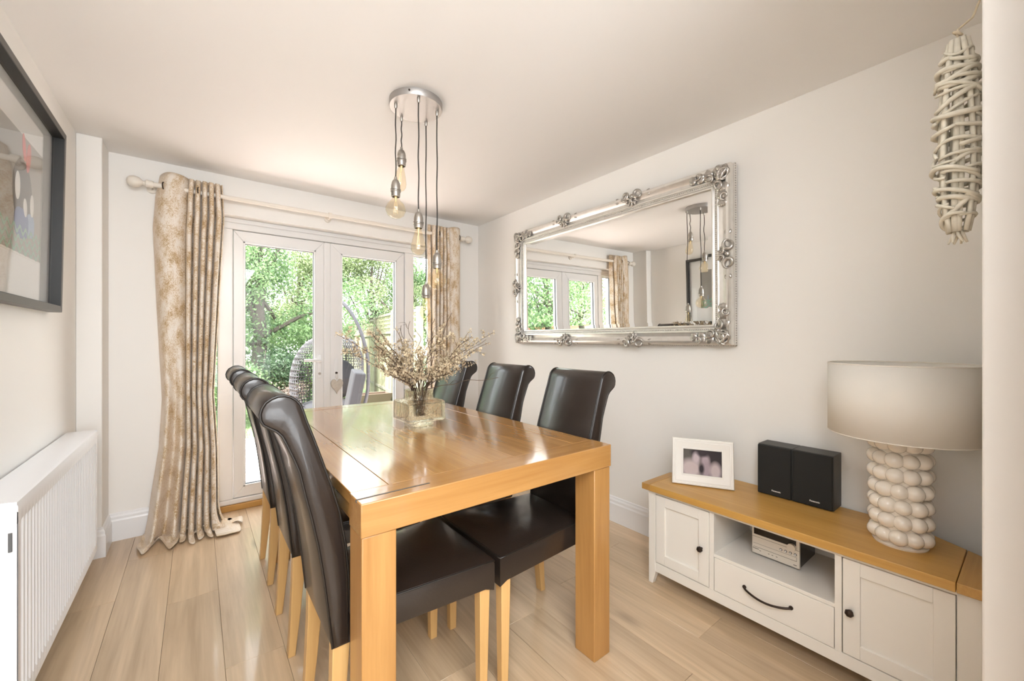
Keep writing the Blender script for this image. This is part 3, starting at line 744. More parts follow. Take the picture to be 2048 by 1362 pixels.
for row in range(3):
    m = MB(); z0 = 1.605-.035*row; ys = np.linspace(q0, q1-.006, 70)
    top = [(y, z0+.012*math.sin(y*2*PI/.062+row*1.5)) for y in ys]; bot = [(y, z-.013) for y, z in top][::-1]
    n = len(ys)
    pv = [ppt(y,z,.0084+row*.0001) for y,z in top+bot]
    m.add(pv, [(i,i+1,2*n-2-i,2*n-1-i) for i in range(n-1)]); m.build('printed_wave', M_pg, px_, solid=.0003)
pbox(MB(), PY0+fw-.004, PY1-fw+.004, PZ0+fw-.004, PZ1-fw+.004, .0105, .012).build('picture_glass', M_picgl, px_)
m = MB(); e = fw-.0005                                                   # dark inner sides of the box frame
for a in ((PY1-e-.002,PY1-e,PZ0+e,PZ1-e),(PY0+e,PY0+e+.002,PZ0+e,PZ1-e)): pbox(m, a[0],a[1],a[2],a[3],.013,.043)
for a in ((PY0+e,PY1-e,PZ1-e-.002,PZ1-e),(PY0+e,PY1-e,PZ0+e,PZ0+e+.002)): pbox(m, a[0],a[1],a[2],a[3],.013,.043)
m.build('inner_frame', M_picin, px_)

# ------------------------------------------------------------------ radiator
rd = thing('radiator', 'white fluted panel radiator on the left wall below the picture', 'radiator', (-.46,2.4,.12))
RX, RY0, RY1, RZ0, RZ1 = -.405, 1.775, 2.945, .12, .742
xs = []
p = .0325; n = int((RY1-RY0-.05)/p); y = RY0+.022
prof = [(RY0+.006, 0)]
for i in range(n):
    a = y+i*p
    prof += [(a+.004,0),(a+.0085,-.008),(a+.0245,-.008),(a+.029,0)]
prof += [(RY1-.006,0)]
m = MB(); k = len(prof)
rows = [(RZ0+.008,0),(RZ0+.045,0),(RZ0+.058,1),(RZ1-.075,1),(RZ1-.06,0),(RZ1-.030,0)]
vs = [(RX+(d if f else 0), y_, z) for z, f in rows for y_, d in prof]
fs = [(a*k+i, a*k+i+1, (a+1)*k+i+1, (a+1)*k+i) for a in range(len(rows)-1) for i in range(k-1)]
m.add(vs, fs); m.build('front_panel', M_rad, rd, smooth='auto')
MB().box(RX-.014,RX-.010,RY0+.005,RY1-.005,RZ0,RZ1-.03).box(-.502,-.495,RY0+.01,RY1-.01,RZ0,RZ1-.02).build('core_panel', M_rad, rd)
m = MB(); pr_ = [(-.512,RZ1-.035),(-.512,RZ1),(RX-.014,RZ1-.001),(RX-.003,RZ1-.006),(RX+.001,RZ1-.016),(RX+.001,RZ1-.031),(RX-.012,RZ1-.031),(RX-.016,RZ1-.008),(-.506,RZ1-.008),(-.506,RZ1-.035)]
m.prism(pr_, lambda x,z,t: (x,t,z), RY0+.0015, RY1-.0015); m.build('top_grille', M_rad, rd, smooth='auto')
for ya, yb in ((RY0,RY0+.0014),(RY1-.0014,RY1)):
    MB().box(-.512,RX-.001,ya-.0004,yb+.0004,RZ0,RZ1-.002).build('side_panel', M_rad, rd, bevel=.0006)
MB().tube([(-.418,RY0-.0015,.602),(-.418,RY0-.0015,.655)], .0042, 10).build('side_slot', M_slot, rd, smooth='auto')
MB().tube([(-.47,2.88,0),(-.47,2.88,.13)], .008, 10).build('pipe', M_rad, rd, smooth='auto')
MB().tube([(-.47,1.84,0),(-.47,1.84,.13)], .008, 10).build('pipe', M_rad, rd, smooth='auto')
MB().box(-.5195,-.500,1.95,1.98,.2,.7).box(-.5195,-.500,2.75,2.78,.2,.7).build('wall_bracket', M_rad, rd)

# ------------------------------------------------------------------ sideboard
sb = thing('sideboard', 'low cream painted corner sideboard with an oak top, two doors and a drawer', 'sideboard', (1.97,.645,0))
SX, ST = 1.78, .49
plan = [(1.756,1.215),(1.756,.075),(2.01,.075),(2.168,.31),(2.168,.97),(2.01,1.215)]
def ppoly(m, poly, z0, z1): return m.prism(poly, lambda x,y,t: (x,y,t), z0, z1)
ya, yb = 1.172, .150
ppoly(MB(), [(1.756,ya-.0008),(1.756,yb+.0008),(2.062,yb+.0008),(2.168,.31),(2.168,.97),(2.038,ya-.0008)], .460, ST).build('top_board', M_sbwood, sb, bevel=.002)
ppoly(MB(), [(1.756,1.215),(1.756,ya+.0008),(2.038,ya+.0008),(2.01,1.215)], .460, ST).build('top_end_board', M_sbwoodX, sb, bevel=.002)
ppoly(MB(), [(1.756,yb-.0008),(1.756,.075),(2.01,.075),(2.061,yb-.0008)], .460, ST).build('top_end_board', M_sbwoodX, sb, bevel=.002)
# carcass: two closed ends, niche and drawer bay between
ppoly(MB(), [(1.80,1.188),(1.80,.870),(2.155,.870),(2.155,.965),(2.0,1.188)], .075, .4595).build('left_cupboard', M_sb, sb)
ppoly(MB(), [(1.80,.441),(1.80,.103),(2.0,.103),(2.155,.315),(2.155,.441)], .075, .4595).build('right_cupboard', M_sb, sb)
MB().box(2.145,2.155,.441,.870,.075,.4595).build('back_panel', M_sb, sb)
MB().box(1.782,2.145,.4412,.8698,.255,.2685).build('shelf', M_sb, sb, bevel=.001)
MB().box(1.80,2.145,.4412,.8698,.075,.09).build('bottom_panel', M_sb, sb)
m = MB()
m.box(SX,1.80,.868,.888,.1085,.444).box(SX,1.80,.423,.443,.1085,.444)      # inner stiles
m.box(SX,1.80,.103,1.188,.444,.4595).box(SX,1.80,.103,1.188,.064,.1085)    # rails
m.build('face_frame', M_sb, sb, bevel=.0008)
for y0, y1, s_ in ((1.154,1.190,1),(.101,.150,-1)):
    yy = y1 if s_ > 0 else y0
    t0 = (y1-.021, y1) if s_ > 0 else (y0, y0+.024)
    MB().taper(SX-.001,SX+.024,t0[0],t0[1],0, SX-.001,SX+.034,y0,y1,.058).box(SX-.001,SX+.034,y0,y1,.058,.4596).build('leg', M_sb, sb, bevel=.001, weld=True)
for y in (.935, .335):
    MB().taper(2.125,2.15,y-.012,y+.012,0, 2.115,2.15,y-.018,y+.018,.076).build('leg', M_sb, sb)
def sdoor(y0, y1, z0, z1, knoby, knobz, label=None):
    f = .047; g = .0018
    d = MB()
    a0, a1, b0, b1 = y0+g, y1-g, z0+g, z1-g
    d.box(SX,1.80,a0,a0+f,b0,b1).box(SX,1.80,a1-f,a1,b0,b1).box(SX,1.80,a0+f,a1-f,b0,b0+f).box(SX,1.80,a0+f,a1-f,b1-f,b1)
    o = d.build('door', M_sb, sb, bevel=.0015)
    MB().box(SX+.009,1.80,a0+f-.001,a1-f+.001,b0+f-.001,b1-f+.001).build('door_panel', M_sb, o)
    kb = MB().lathe([(.005,0),(.005,.010),(.011,.013),(.0135,.019),(.011,.026),(.004,.029),(.0002,.0295)], seg=7, M=Matrix.Translation((SX,knoby,knobz)) @ Matrix.Rotation(-PI/2,4,'Y'))
    kb.build('knob', M_bronze, o, smooth='auto')
sdoor(.888,1.153,.110,.443,.922,.272); sdoor(.151,.422,.110,.443,.398,.267)
dr = MB().box(SX,1.80,.4448,.8662,.1105,.2535).build('drawer', M_sb, sb, bevel=.0015)
MB().box(1.80,2.10,.455,.857,.115,.245).build('drawer_box', M_sb, dr)
hp_ = [(SX-.003,.742,.186)]+[(SX-.008-.020*math.sin(PI*t)**.6, .742-.166*t, .186-.013*math.sin(PI*t)) for t in np.linspace(0,1,15)]+[(SX-.003,.576,.186)]
m = MB().tube(hp_, .0042, 10)
for y in (.742,.576): m.lathe([(.0075,0),(.0075,.004),(.005,.008)], seg=12, M=Matrix.Translation((SX,y,.186)) @ Matrix.Rotation(-PI/2,4,'Y'))
m.build('drawer_handle', M_bronze, dr, smooth='auto')

# ------------------------------------------------------------------ things on the sideboard
for i, (y0, y1, lb, by) in enumerate(((.6685,.807,'black bookshelf speaker beside the photo frame, left of the pair on the sideboard', .728),(.520,.6665,'black bookshelf speaker next to the bobble lamp, right of the pair on the sideboard', .583))):
    s_ = thing('speaker', lb, 'speaker', (2.12,(y0+y1)/2,ST), 'black speakers on the sideboard')
    MB().box(2.082,2.184,y0,y1,ST,.718).build('cabinet', M_black, s_, bevel=.0015)
    MB().box(2.068,2.0815,y0+.002,y1-.002,ST+.003,.7155).build('grille', M_grille, s_, bevel=.003)
    MT = Matrix.Translation((2.0672, by, .516)) @ Matrix(((0,0,-1,0),(-1,0,0,0),(0,1,0,0),(0,0,0,1)))
    text('Panasonic', .0092, M_badge, 'badge', s_, MT, .0005)
hf = thing('stereo_system', 'small champagne silver compact disc stereo in the sideboard niche', 'stereo', (2.01,.678,.2685))
HX, a0, a1 = 1.915, .590, .768; HZ0, HZ1 = .2745, .402
MB().box(HX+.012,2.11,a0+.003,a1-.003,HZ0,HZ1).build('case', M_hdark, hf, bevel=.002)
MB().box(HX,HX+.012,a0,a1,HZ0+.002,HZ1+.001).build('front_panel', M_hifi, hf, bevel=.0025)
MB().box(HX-.0012,HX+.001,a0+.012,a1-.008,.360,.394).build('display', M_hdark, hf, bevel=.001)
MB().tube([(HX+.002,.616,.358),(HX-.014,.616,.358)], .0155, 24).build('volume_knob', M_hifi, hf, smooth='auto', bevel=.001)
for i in range(4):
    y = .6565-.0172*i
    b_ = MB().tube([(HX+.001,y,.331),(HX-.001,y,.331)], .0052, 16).build('button_ring', M_hdark, hf, smooth='auto')
    MB().tube([(HX-.0008,y,.331),(HX-.003,y,.331)], .0036, 14).build('button', M_badge, b_, smooth='auto')
m = MB().box(HX-.0004,HX+.0005,a0+.001,a1-.001,.3488,.3500).box(HX-.0004,HX+.0005,a0+.010,a1-.006,.3205,.3213).box(HX-.0004,HX+.0005,a0+.010,a1-.006,.3045,.3058).box(HX-.0004,HX+.0005,a0+.010,a0+.011,.3045,.3213)
m.build('disc_tray_line', M_hline, hf)
m = MB()
for y in (.702,.688,.672,.735): m.box(HX-.0004,HX+.0005,y-.003,y+.003,.2925,.2945)
m.box(HX-.0004,HX+.0005,.600,.612,.2865,.289).build('printed_mark', M_hline, hf)
text('Panasonic', .0062, M_hline, 'badge', hf, Matrix.Translation((HX-.0003,.752,.2985)) @ Matrix(((0,0,-1,0),(-1,0,0,0),(0,1,0,0),(0,0,0,1))), .0002)
for y in (a0+.02,a1-.02):
    for x in (HX+.03, 2.08): MB().lathe([(.008,.2685),(.008,.2750)], (x,y,0), 10).build('foot', M_hdark, hf)

pf = thing('photo_frame', 'white moulded picture frame with a dark photograph of two people, on the sideboard', 'photo frame', (1.935,.998,ST))
A = Vector((1.868,1.118,ST)); Bv = Vector((1.999,.878,ST)); ex = (Bv-A).normalized(); FW = (Bv-A).length
nrm0 = ex.cross(Vector((0,0,1))).normalized()                        # points away from or towards the camera
if nrm0.dot(Vector((-1,-.6,0))) < 0: nrm0 = -nrm0
lean = math.radians(11); ez = (Vector((0,0,1))*math.cos(lean)-nrm0*math.sin(lean)); en = (nrm0*math.cos(lean)+Vector((0,0,1))*math.sin(lean))
FH = .222
def fp(a, b_, d): return A+ex*a+ez*b_+en*d+Vector((0,0,.0015))
def ring2(m, prof, w, h):
    k = len(prof); vs = []
    for sx, sz in ((0,0),(1,0),(1,1),(0,1)):
        for ins, d in prof: vs.append(fp(ins if sx == 0 else w-ins, ins if sz == 0 else h-ins, d))
    m.add(vs, [(i*k+j, ((i+1)%4)*k+j, ((i+1)%4)*k+j+1, i*k+j+1) for i in range(4) for j in range(k-1)])
m = MB(); ring2(m, [(0,-.012),(0,.006),(.003,.010),(.010,.010),(.011,.007),(.017,.007),(.018,.010),(.023,.009),(.038,.003),(.044,.002),(.045,.0045),(.051,.0045),(.052,-.003)], FW, FH)
m.build('moulding', M_pframe, pf, smooth='auto', weld=True)
MB().add([fp(a,b_,d) for d in (-.012,-.0035) for a,b_ in ((.002,.002),(FW-.002,.002),(FW-.002,FH-.002),(.002,FH-.002))], [(3,2,1,0),(4,5,6,7),(0,1,5,4),(1,2,6,5),(2,3,7,6),(3,0,4,7)]).build('backing', M_hdark, pf)
M_photo, N, L, b = mat_new('dark_photograph'); b.inputs['Roughness'].default_value = .4; b.inputs['Specular IOR Level'].default_value = .15
tc = N.new('ShaderNodeTexCoord'); prev = None
def disc(cx_, cy_, rx, ry, col, prev, soft=.5):
    mp = N.new('ShaderNodeMapping'); mp.vector_type = 'POINT'; mp.inputs['Location'].default_value = (-cx_/rx, -cy_/ry, 0); mp.inputs['Scale'].default_value = (1/rx, 1/ry, 0); L.new(tc.outputs['UV'], mp.inputs[0])
    ln = N.new('ShaderNodeVectorMath'); ln.operation = 'LENGTH'; L.new(mp.outputs[0], ln.inputs[0])
    r = N.new('ShaderNodeMapRange'); r.inputs['From Min'].default_value = 1-soft; r.inputs['From Max'].default_value = 1+soft; r.inputs['To Min'].default_value = 1; r.inputs['To Max'].default_value = 0
    L.new(ln.outputs['Value'], r.inputs['Value'])
    x = N.new('ShaderNodeMixRGB'); x.inputs[2].default_value = (*col,1); L.new(r.outputs[0], x.inputs[0])
    if prev is None: x.inputs[1].default_value = (.028,.02,.022,1)
    else: L.new(prev, x.inputs[1])
    return x.outputs[0]
for a in ((.1,.75,.28,.5,(.11,.10,.085),.6),(.20,.22,.28,.36,(.50,.42,.42),.35),(.33,.88,.14,.16,(.05,.035,.04),.4),(.34,.66,.095,.22,(.50,.42,.45),.4),(.58,.60,.105,.22,(.40,.32,.35),.45),(.52,.88,.15,.14,(.035,.025,.03),.4),(.60,.24,.13,.34,(.34,.27,.30),.4),(.48,.25,.07,.2,(.035,.025,.03),.4),(.84,.2,.14,.33,(.48,.40,.41),.35)):
    prev = disc(*a[:5], prev, a[5])
L.new(prev, b.inputs['Base Color'])
o = MB().add([fp(a,b_,-.0028) for a,b_ in ((.052,.052),(FW-.052,.052),(FW-.052,FH-.052),(.052,FH-.052))], [(0,1,2,3)]).build('photograph', M_photo, pf)
ul = o.data.uv_layers.new(name='UVMap')
for i, q in enumerate(((0,0),(1,0),(1,1),(0,1))): ul.data[i].uv = q
s0 = fp(FW/2-.03,.15,-.013); 
MB().add([fp(FW/2-.03,.16,-.013),fp(FW/2+.03,.16,-.013),A+ex*(FW/2+.03)-nrm0*.085+Vector((0,0,.001)),A+ex*(FW/2-.03)-nrm0*.085+Vector((0,0,.001))], [(0,1,2,3)]).build('easel_back', M_hdark, pf, solid=.003)

lp = thing('table_lamp', 'cream bobble ceramic table lamp with a wide drum shade on the sideboard', 'lamp', (1.95,.30,ST))
LC = (1.95,.30)
MB().lathe([(.072,ST),(.074,ST+.006),(.062,ST+.012),(.060,.60),(.060,.86),(.03,.868),(.0002,.868)], (*LC,0), 32).build('lamp_base', M_ceram, lp, smooth='auto')
for k in range(7):
    z = ST+.036+.0525*k; nb_ = 10
    for j in range(nb_):
        a = 2*PI*j/nb_+.18*math.sin(k)+.1
        rr = .0275+.0012*math.sin(j*3+k)
        MB().ell((LC[0]+.0635*math.cos(a), LC[1]+.0635*math.sin(a), z), (rr*.95,rr*.95,rr*.93), 16, 10).build('bobble', M_ceram, lp, smooth=True)
MB().tube([(*LC,.866),(*LC,.93)], .012, 12).build('stem', M_nickel, lp, smooth='auto')
MB().lathe([(.018,.93),(.018,.965),(.012,.97),(.0002,.97)], (*LC,0), 16).build('bulb_holder', M_cream, lp, smooth='auto')
MB().lathe([(.013,.97),(.02,.985),(.03,1.01),(.028,1.03),(.015,1.045),(.0002,1.048)], (*LC,0), 16).build('bulb', M_ceram, lp, smooth='auto')
m = MB(); seg = 72; vs = []
for z in (.868,1.116):
    for k in range(seg): vs.append((LC[0]+.2*math.cos(2*PI*k/seg), LC[1]+.2*math.sin(2*PI*k/seg), z))
m.add(vs, [(k,(k+1)%seg,seg+(k+1)%seg,seg+k) for k in range(seg)])
sh = m.build('lamp_shade', M_shade, lp, smooth=True, solid=.002)
for z in (.868,1.116): MB().tube([(LC[0]+.2*math.cos(2*PI*k/48), LC[1]+.2*math.sin(2*PI*k/48), z) for k in range(48)], .0022, 6, closed=True).build('shade_trim', M_cream, sh, smooth=True)
m = MB()
for k in range(3): m.tube([(*LC,.955),(LC[0]+.198*math.cos(k*2.1), LC[1]+.198*math.sin(k*2.1),.90)], .002, 6)
m.build('shade_carrier', M_nickel, sh)

# ------------------------------------------------------------------ willow hanging by the doorway
wl_ = thing('willow_hanging', 'long white washed willow twig bundle hanging on a string beside the doorway wall', 'ornament', (1.31,.108,1.42))
WX, WY, WR, WZ0, WZ1 = 1.31, .1095, .041, 1.425, 1.865
def wrad(z):
    t = (z-WZ0)/(WZ1-WZ0); return WR*min(1, max(.12, (math.sin(PI*min(1,max(0,t*.94+.04))))**.42))
for k in range(11):
    a = 2*PI*k/11+random.uniform(-.2,.2); q = random.uniform(.55,.85)
    pts = [(WX+wrad(z)*q*math.cos(a+.15*math.sin(z*9+k)), WY+wrad(z)*q*math.sin(a+.15*math.sin(z*9+k)), z) for z in np.linspace(WZ0+.01, WZ1-.015, 14)]
    MB().tube(pts, random.uniform(.0042,.0062), 7).build('twig', M_willow, wl_, smooth=True)
for k in range(34):
    z0 = WZ0+.035+(WZ1-WZ0-.07)*k/33+random.uniform(-.008,.008)
    a0 = random.uniform(0,2*PI); tot = random.uniform(2.6,6.2); dz = random.uniform(-.06,.06); s = random.choice((-1,1)); q0 = random.uniform(.82,1.0)
    pts = []
    for i in range(20):
        t = i/19; z = min(WZ1-.012, max(WZ0+.012, z0+dz*(t-.5)+.008*math.sin(t*7+k))); a = a0+s*tot*t
        pts.append((WX+wrad(z)*q0*math.cos(a), WY+wrad(z)*q0*math.sin(a), z))
    r = random.uniform(.0032,.0056)
    MB().tube(pts, [r*(.6+.5*math.sin(PI*min(1,.15+i/19*.8))) for i in range(20)], 7).build('twig', M_willow, wl_, smooth=True)
for k in range(6):
    a = k*1.1; MB().tube([(WX,WY,WZ0+.02),(WX+.008*math.cos(a),WY+.008*math.sin(a),WZ0+.004),(WX+.014*math.cos(a+.5),WY+.014*math.sin(a+.5),WZ0-.014)], [.004,.0035,.002], 6).build('twig', M_willow, wl_, smooth=True)
MB().tube([(WX,WY,WZ1-.02),(WX,WY,WZ1+.01),(WX+.03,WY-.02,WZ1+.04),(WX+.085,.068,WZ1+.145),(WX+.088,.060,WZ1+.15)], .0022, 6).tube([(WX-.006,WY,WZ1+.002),(WX,WY+.006,WZ1+.008),(WX+.006,WY,WZ1+.002),(WX,WY-.006,WZ1-.004)], .0028, 6, closed=True).build('string', M_string, wl_, smooth=True)

# ------------------------------------------------------------------ vase and dried branches
VC = Vector((.832,1.80)); VZ = TZ
vr = thing('glass_vase', 'square amber textured glass vase in the middle of the dining table', 'vase', (VC.x,VC.y,VZ))
def rrect(h, r, z, n=6):
    out = []
    for cx_, cy_, a0_ in ((h-r,h-r,0),(-h+r,h-r,PI/2),(-h+r,-h+r,PI),(h-r,-h+r,1.5*PI)):
        for i in range(n): a = a0_+PI/2*i/(n-1); out.append((VC.x+cx_+r*math.cos(a), VC.y+cy_+r*math.sin(a), z))
    return out
def loft(secs, cap0=False, cap1=False):
    m = MB(); k = len(secs[0]); m.v = [p for s in secs for p in s]
    m.f = [(a*k+i, a*k+(i+1)%k, (a+1)*k+(i+1)%k, (a+1)*k+i) for a in range(len(secs)-1) for i in range(k)]
    if cap0: m.f.append(tuple(range(k))[::-1])
    if cap1: m.f.append(tuple((len(secs)-1)*k+i for i in range(k)))
    return m
sec = [rrect(.066,.06,VZ+.001), rrect(.068,.06,VZ+.022), rrect(.088,.02,VZ+.026), rrect(.094,.016,VZ+.032), rrect(.094,.016,VZ+.112), rrect(.088,.02,VZ+.118), rrect(.066,.06,VZ+.122), rrect(.064,.058,VZ+.160), rrect(.067,.062,VZ+.166),
       rrect(.061,.056,VZ+.166), rrect(.058,.052,VZ+.150), rrect(.058,.052,VZ+.124), rrect(.082,.016,VZ+.106), rrect(.082,.014,VZ+.040), rrect(.06,.05,VZ+.032)]
loft(sec, True, True).build('vase_body', M_vase, vr, smooth='auto')
BR = []
def branch(az, reach, top, leafy, n=26, curl=0):
    b0 = Vector((VC.x+random.uniform(-.022,.022), VC.y+random.uniform(-.022,.022), VZ+.042))
    neck = Vector((VC.x+.036*math.cos(az), VC.y+.036*math.sin(az), VZ+.165))
    d = Vector((math.cos(az), math.sin(az), 0))
    pts, rs = [], []
    ph = random.uniform(0,6)
    for i in range(n+1):
        t = i/n
        if t < .25: p = b0.lerp(neck, t/.25)
        else:
            q = (t-.25)/.75
            p = neck+d*(reach*(q**1.25))+Vector((0,0,(top-neck.z)*(q**(.85))))
            wv_ = curl*math.sin(q*(12 if not leafy else 9)+ph)*min(1,q*2.5)
            p += Vector((-d.y,d.x,0))*wv_+Vector((0,0,.6*wv_*math.cos(q*5)))
        pts.append(p); rs.append(.0021*(1-.6*t)+.0003)
    m = MB().tube(pts, rs, 5)
    tips = []
    for k in range(9 if leafy else 3):                                # side shoots
        i = random.randint(int(n*.40), n-2); q = pts[i]
        dd = (d*random.uniform(.2,1)+Vector((random.uniform(-1,1),random.uniform(-1,1),random.uniform(-.1,1.2)))).normalized()
        ln = random.uniform(.03,.085)
        sp = [q+dd*ln*s_+Vector((0,0,.012*math.sin(s_*3)))+Vector((-d.y,d.x,0))*curl*.6*math.sin(s_*7+k) for s_ in np.linspace(0,1,6)]
        m.tube(sp, [.0010,.0009,.0008,.0007,.0006,.0004], 4); tips.append(sp)
    root = thing('dried_branch', 'dried branch with tiny beige leaves standing in the amber glass vase' if leafy else 'bare curly brown twig standing in the amber glass vase', 'branch', tuple(b0), 'leafy dried branches in the glass vase' if leafy else 'bare curly twigs in the glass vase')
    m.build('stem', M_twig, root, smooth=True)
    BR.append((root, leafy, pts[-1]))
    if leafy:
        lv = MB()
        spots = [pts[i] for i in range(int(n*.5), n+1)]*2+[p for s_ in tips for p in s_[1:]]*2
        for p in spots:
            for _ in range(2):
                e = Euler((random.uniform(0,6),random.uniform(0,6),random.uniform(0,6))).to_matrix(); ln = random.uniform(.008,.0145); w_ = ln*.36
                c = Vector(p)+e @ Vector((.002,0,0))
                lv.add([c, c+e @ Vector((ln*.5,w_,.001)), c+e @ Vector((ln,0,-.001)), c+e @ Vector((ln*.5,-w_,.001))], [(0,1,2),(0,2,3)])
        o = lv.build('leaves', M_dleaf, root); o['kind'] = 'stuff'
for k in range(26):
    az = 2*PI*k/26+random.uniform(-.12,.12)
    el = random.choice((.16,.22,.30,.33)); 
    tall = random.uniform(1.06,1.24) if el > .2 else random.uniform(1.10,1.26)
    branch(az, el, tall, True, curl=.011)
for az, re, tp in ((3.9,.30,1.06),(.9,.16,1.34),(-1.0,.05,1.30),(2.2,.06,1.27),(-.3,.30,1.20),(5.6,.34,1.02),(1.2,.08,1.25),(2.7,.16,1.26),(-.6,.12,1.33),(2.0,.02,1.29),(3.2,.2,1.2),(-1.5,.1,1.22)):
    branch(az, re, tp, False, n=44, curl=.015)

RV = Vector((math.cos(YAW), -math.sin(YAW), 0))
for lf, kd in ((True,'dried branch with beige leaves'),(False,'bare curly brown twig')):
    L_ = sorted([b_ for b_ in BR if b_[1] == lf], key=lambda b_: b_[2].dot(RV))
    L_[0][0]['label'] = kd+' reaching farthest left of the vase towards the hanging heart'
    L_[-1][0]['label'] = kd+' reaching farthest right of the vase over the leather chairs'
    t_ = max(L_[1:-1], key=lambda b_: b_[2].z); t_[0]['label'] = 'tallest '+kd+' in the vase, up to the pendant bulbs'
    for b_ in (L_[0], L_[-1], t_):
        if 'group' in b_[0]: del b_[0]['group']
# ------------------------------------------------------------------ outdoors
GZ = -.13
struct('ground', MB().box(-16,20,3.62,32,GZ-.3,GZ-.02), M_lawn)
patio = struct('patio', MB().box(-7,7,3.62,6.6,GZ-.1,GZ-.012), M_sand)
bl, bw = .2, .1; q = MB()
bm_ = None
for r_ in range(28):
    for c_ in range(11):
        x = -.55+c_*bl+(.1 if r_ % 2 else 0); y = 3.70+r_*bw
        if bm_ is None: bm_ = MB().box(-bl/2+.004,bl/2-.004,-bw/2+.004,bw/2-.004,0,.03).build('brick', M_brick, None, bevel=.005, bseg=1); o = bm_
        else: o = bm_.copy(); COL.objects.link(o)
        if c_*1+r_*11 >= 300: bpy.data.objects.remove(o); continue
        o.parent = patio; o.location = (x, y, GZ-.028+random.uniform(0,.003)); o.rotation_euler = (random.uniform(-.01,.01), random.uniform(-.01,.01), random.uniform(-.012,.012))
m = MB()
for y in np.arange(3.70, 6.55, bw):
    for x in np.arange(-6.9, 6.9, bl):
        if -.7 < x < 1.62 and y < 6.42: continue
        m.box(x+.004, x+bl-.004, y-bw/2+.004, y+bw/2-.004, GZ-.02, GZ)
o = m.build('outer_bricks', M_brick, patio); o['kind'] = 'stuff'
n = 9000; gx = rng.uniform(-3,5,n); gy = rng.uniform(6.65,10,n); m = MB()
P = []; F = []
for i in range(n):
    a = rng.uniform(0,6.28); h_ = rng.uniform(.03,.07); b0 = 3*i
    P += [(gx[i]-.004*math.cos(a),gy[i]-.004*math.sin(a),GZ-.02),(gx[i]+.004*math.cos(a),gy[i]+.004*math.sin(a),GZ-.02),(gx[i]+rng.uniform(-.02,.02),gy[i]+rng.uniform(-.02,.02),GZ-.02+h_)]; F.append((b0,b0+1,b0+2))
m.v = P; m.f = F; o = m.build('grass', M_leafA); tag(o, 'short bright green grass beyond the brick patio', 'grass', kind='stuff')

def foliage(name, mat, blobs, n, size, parent, seed):
    r = np.random.default_rng(seed)
    vols = np.array([b[1][0]*b[1][1]*b[1][2] for b in blobs])**(2/3); pk = r.choice(len(blobs), n, p=vols/vols.sum())
    c = np.array([b[0] for b in blobs])[pk]; s = np.array([b[1] for b in blobs])[pk]
    d = r.normal(size=(n,3)); d /= np.linalg.norm(d,axis=1,keepdims=True); rad = r.uniform(.35,1.02,(n,1))**.6
    p = c+d*rad*s+r.normal(scale=.05,size=(n,3))
    a = r.normal(size=(n,3)); a /= np.linalg.norm(a,axis=1,keepdims=True); b = np.cross(a, r.normal(size=(n,3))); b /= np.linalg.norm(b,axis=1,keepdims=True)
    ln = r.uniform(.7,1.3,(n,1))*size; w = ln*.42
    V = np.stack([p-a*ln*.5, p+b*w*.5-a*ln*.05, p+a*ln*.5, p-b*w*.5-a*ln*.05],1)
    V[:,:,2] = np.maximum(V[:,:,2], GZ)
    me = bpy.data.meshes.new(name); off = np.array(OFF[parent])
    me.vertices.add(4*n); me.vertices.foreach_set('co', (V.reshape(-1,3)-off).ravel().astype(np.float32))
    me.loops.add(4*n); me.loops.foreach_set('vertex_index', np.arange(4*n,dtype=np.int32))
    me.polygons.add(n); me.polygons.foreach_set('loop_start', np.arange(0,4*n,4,dtype=np.int32))
    me.update(calc_edges=True); me.validate(); me.materials.append(mat)
    o = bpy.data.objects.new(name, me); COL.objects.link(o); o.parent = parent; OFF[o] = OFF[parent]; o['kind'] = 'stuff'; return o
def tree(name, label, x, y, h_, spread, n, size, mat, seed, low=.5, cat='tree', trunk=.12):
    random.seed(seed)
    root = thing(name, label, cat, (x,y,GZ))
    m = MB()
    m.tube([(x,y,GZ-.05),(x+.05,y,GZ+h_*.3),(x-.04,y+.05,GZ+h_*.6),(x,y,GZ+h_*.85)], [trunk,trunk*.8,trunk*.5,trunk*.2], 9)
    blobs = []
    nb_ = max(7, int(spread*9))
    for k in range(nb_):
        a = random.uniform(0,2*PI); rr = spread*random.uniform(.15,.85); z = GZ+h_*random.uniform(low, .95)
        rr *= math.sin(PI*min(.95,max(.12,(z-GZ)/h_)))**.5
        c = (x+rr*math.cos(a), y+rr*math.sin(a), z); q = spread*random.uniform(.26,.44)
        blobs.append((c,(q,q,q*.8)))
        st = random.uniform(.2,.6)
        m.tube([(x,y,GZ+h_*st), ((x+c[0])/2,(y+c[1])/2,(GZ+h_*st+z)/2+.1), c], [trunk*.35,trunk*.22,trunk*.08], 6)
    m.build('trunk', M_bark, root, smooth='auto')
    foliage('foliage', mat, blobs, n, size, root, seed)
    return root
tree('garden_tree', 'large bright green tree filling the left patio door', .95, 9.6, 4.7, 2.1, 40000, .075, M_leafA, 11, low=.22, trunk=.16)
tree('garden_tree', 'pale yellow green tree beyond the fence seen through the right patio door', 4.9, 14.4, 5.2, 2.2, 30000, .09, M_leafB, 12, low=.26)
tree('garden_tree', 'tall yellow green tree behind the hanging egg chair', 2.7, 15.0, 5.0, 2.1, 22000, .09, M_leafB, 13, low=.2)
tree('garden_tree', 'leafy tree at the far right of the garden, behind the narrow side pane', 7.0, 15.4, 5.0, 2.2, 16000, .12, M_leafA, 14, low=.3)
tree('garden_tree', 'airy green tree at the left of the garden, seen only in the mirror', -4.2, 9.2, 4.0, 2.0, 11000, .11, M_leafA, 15, low=.25)
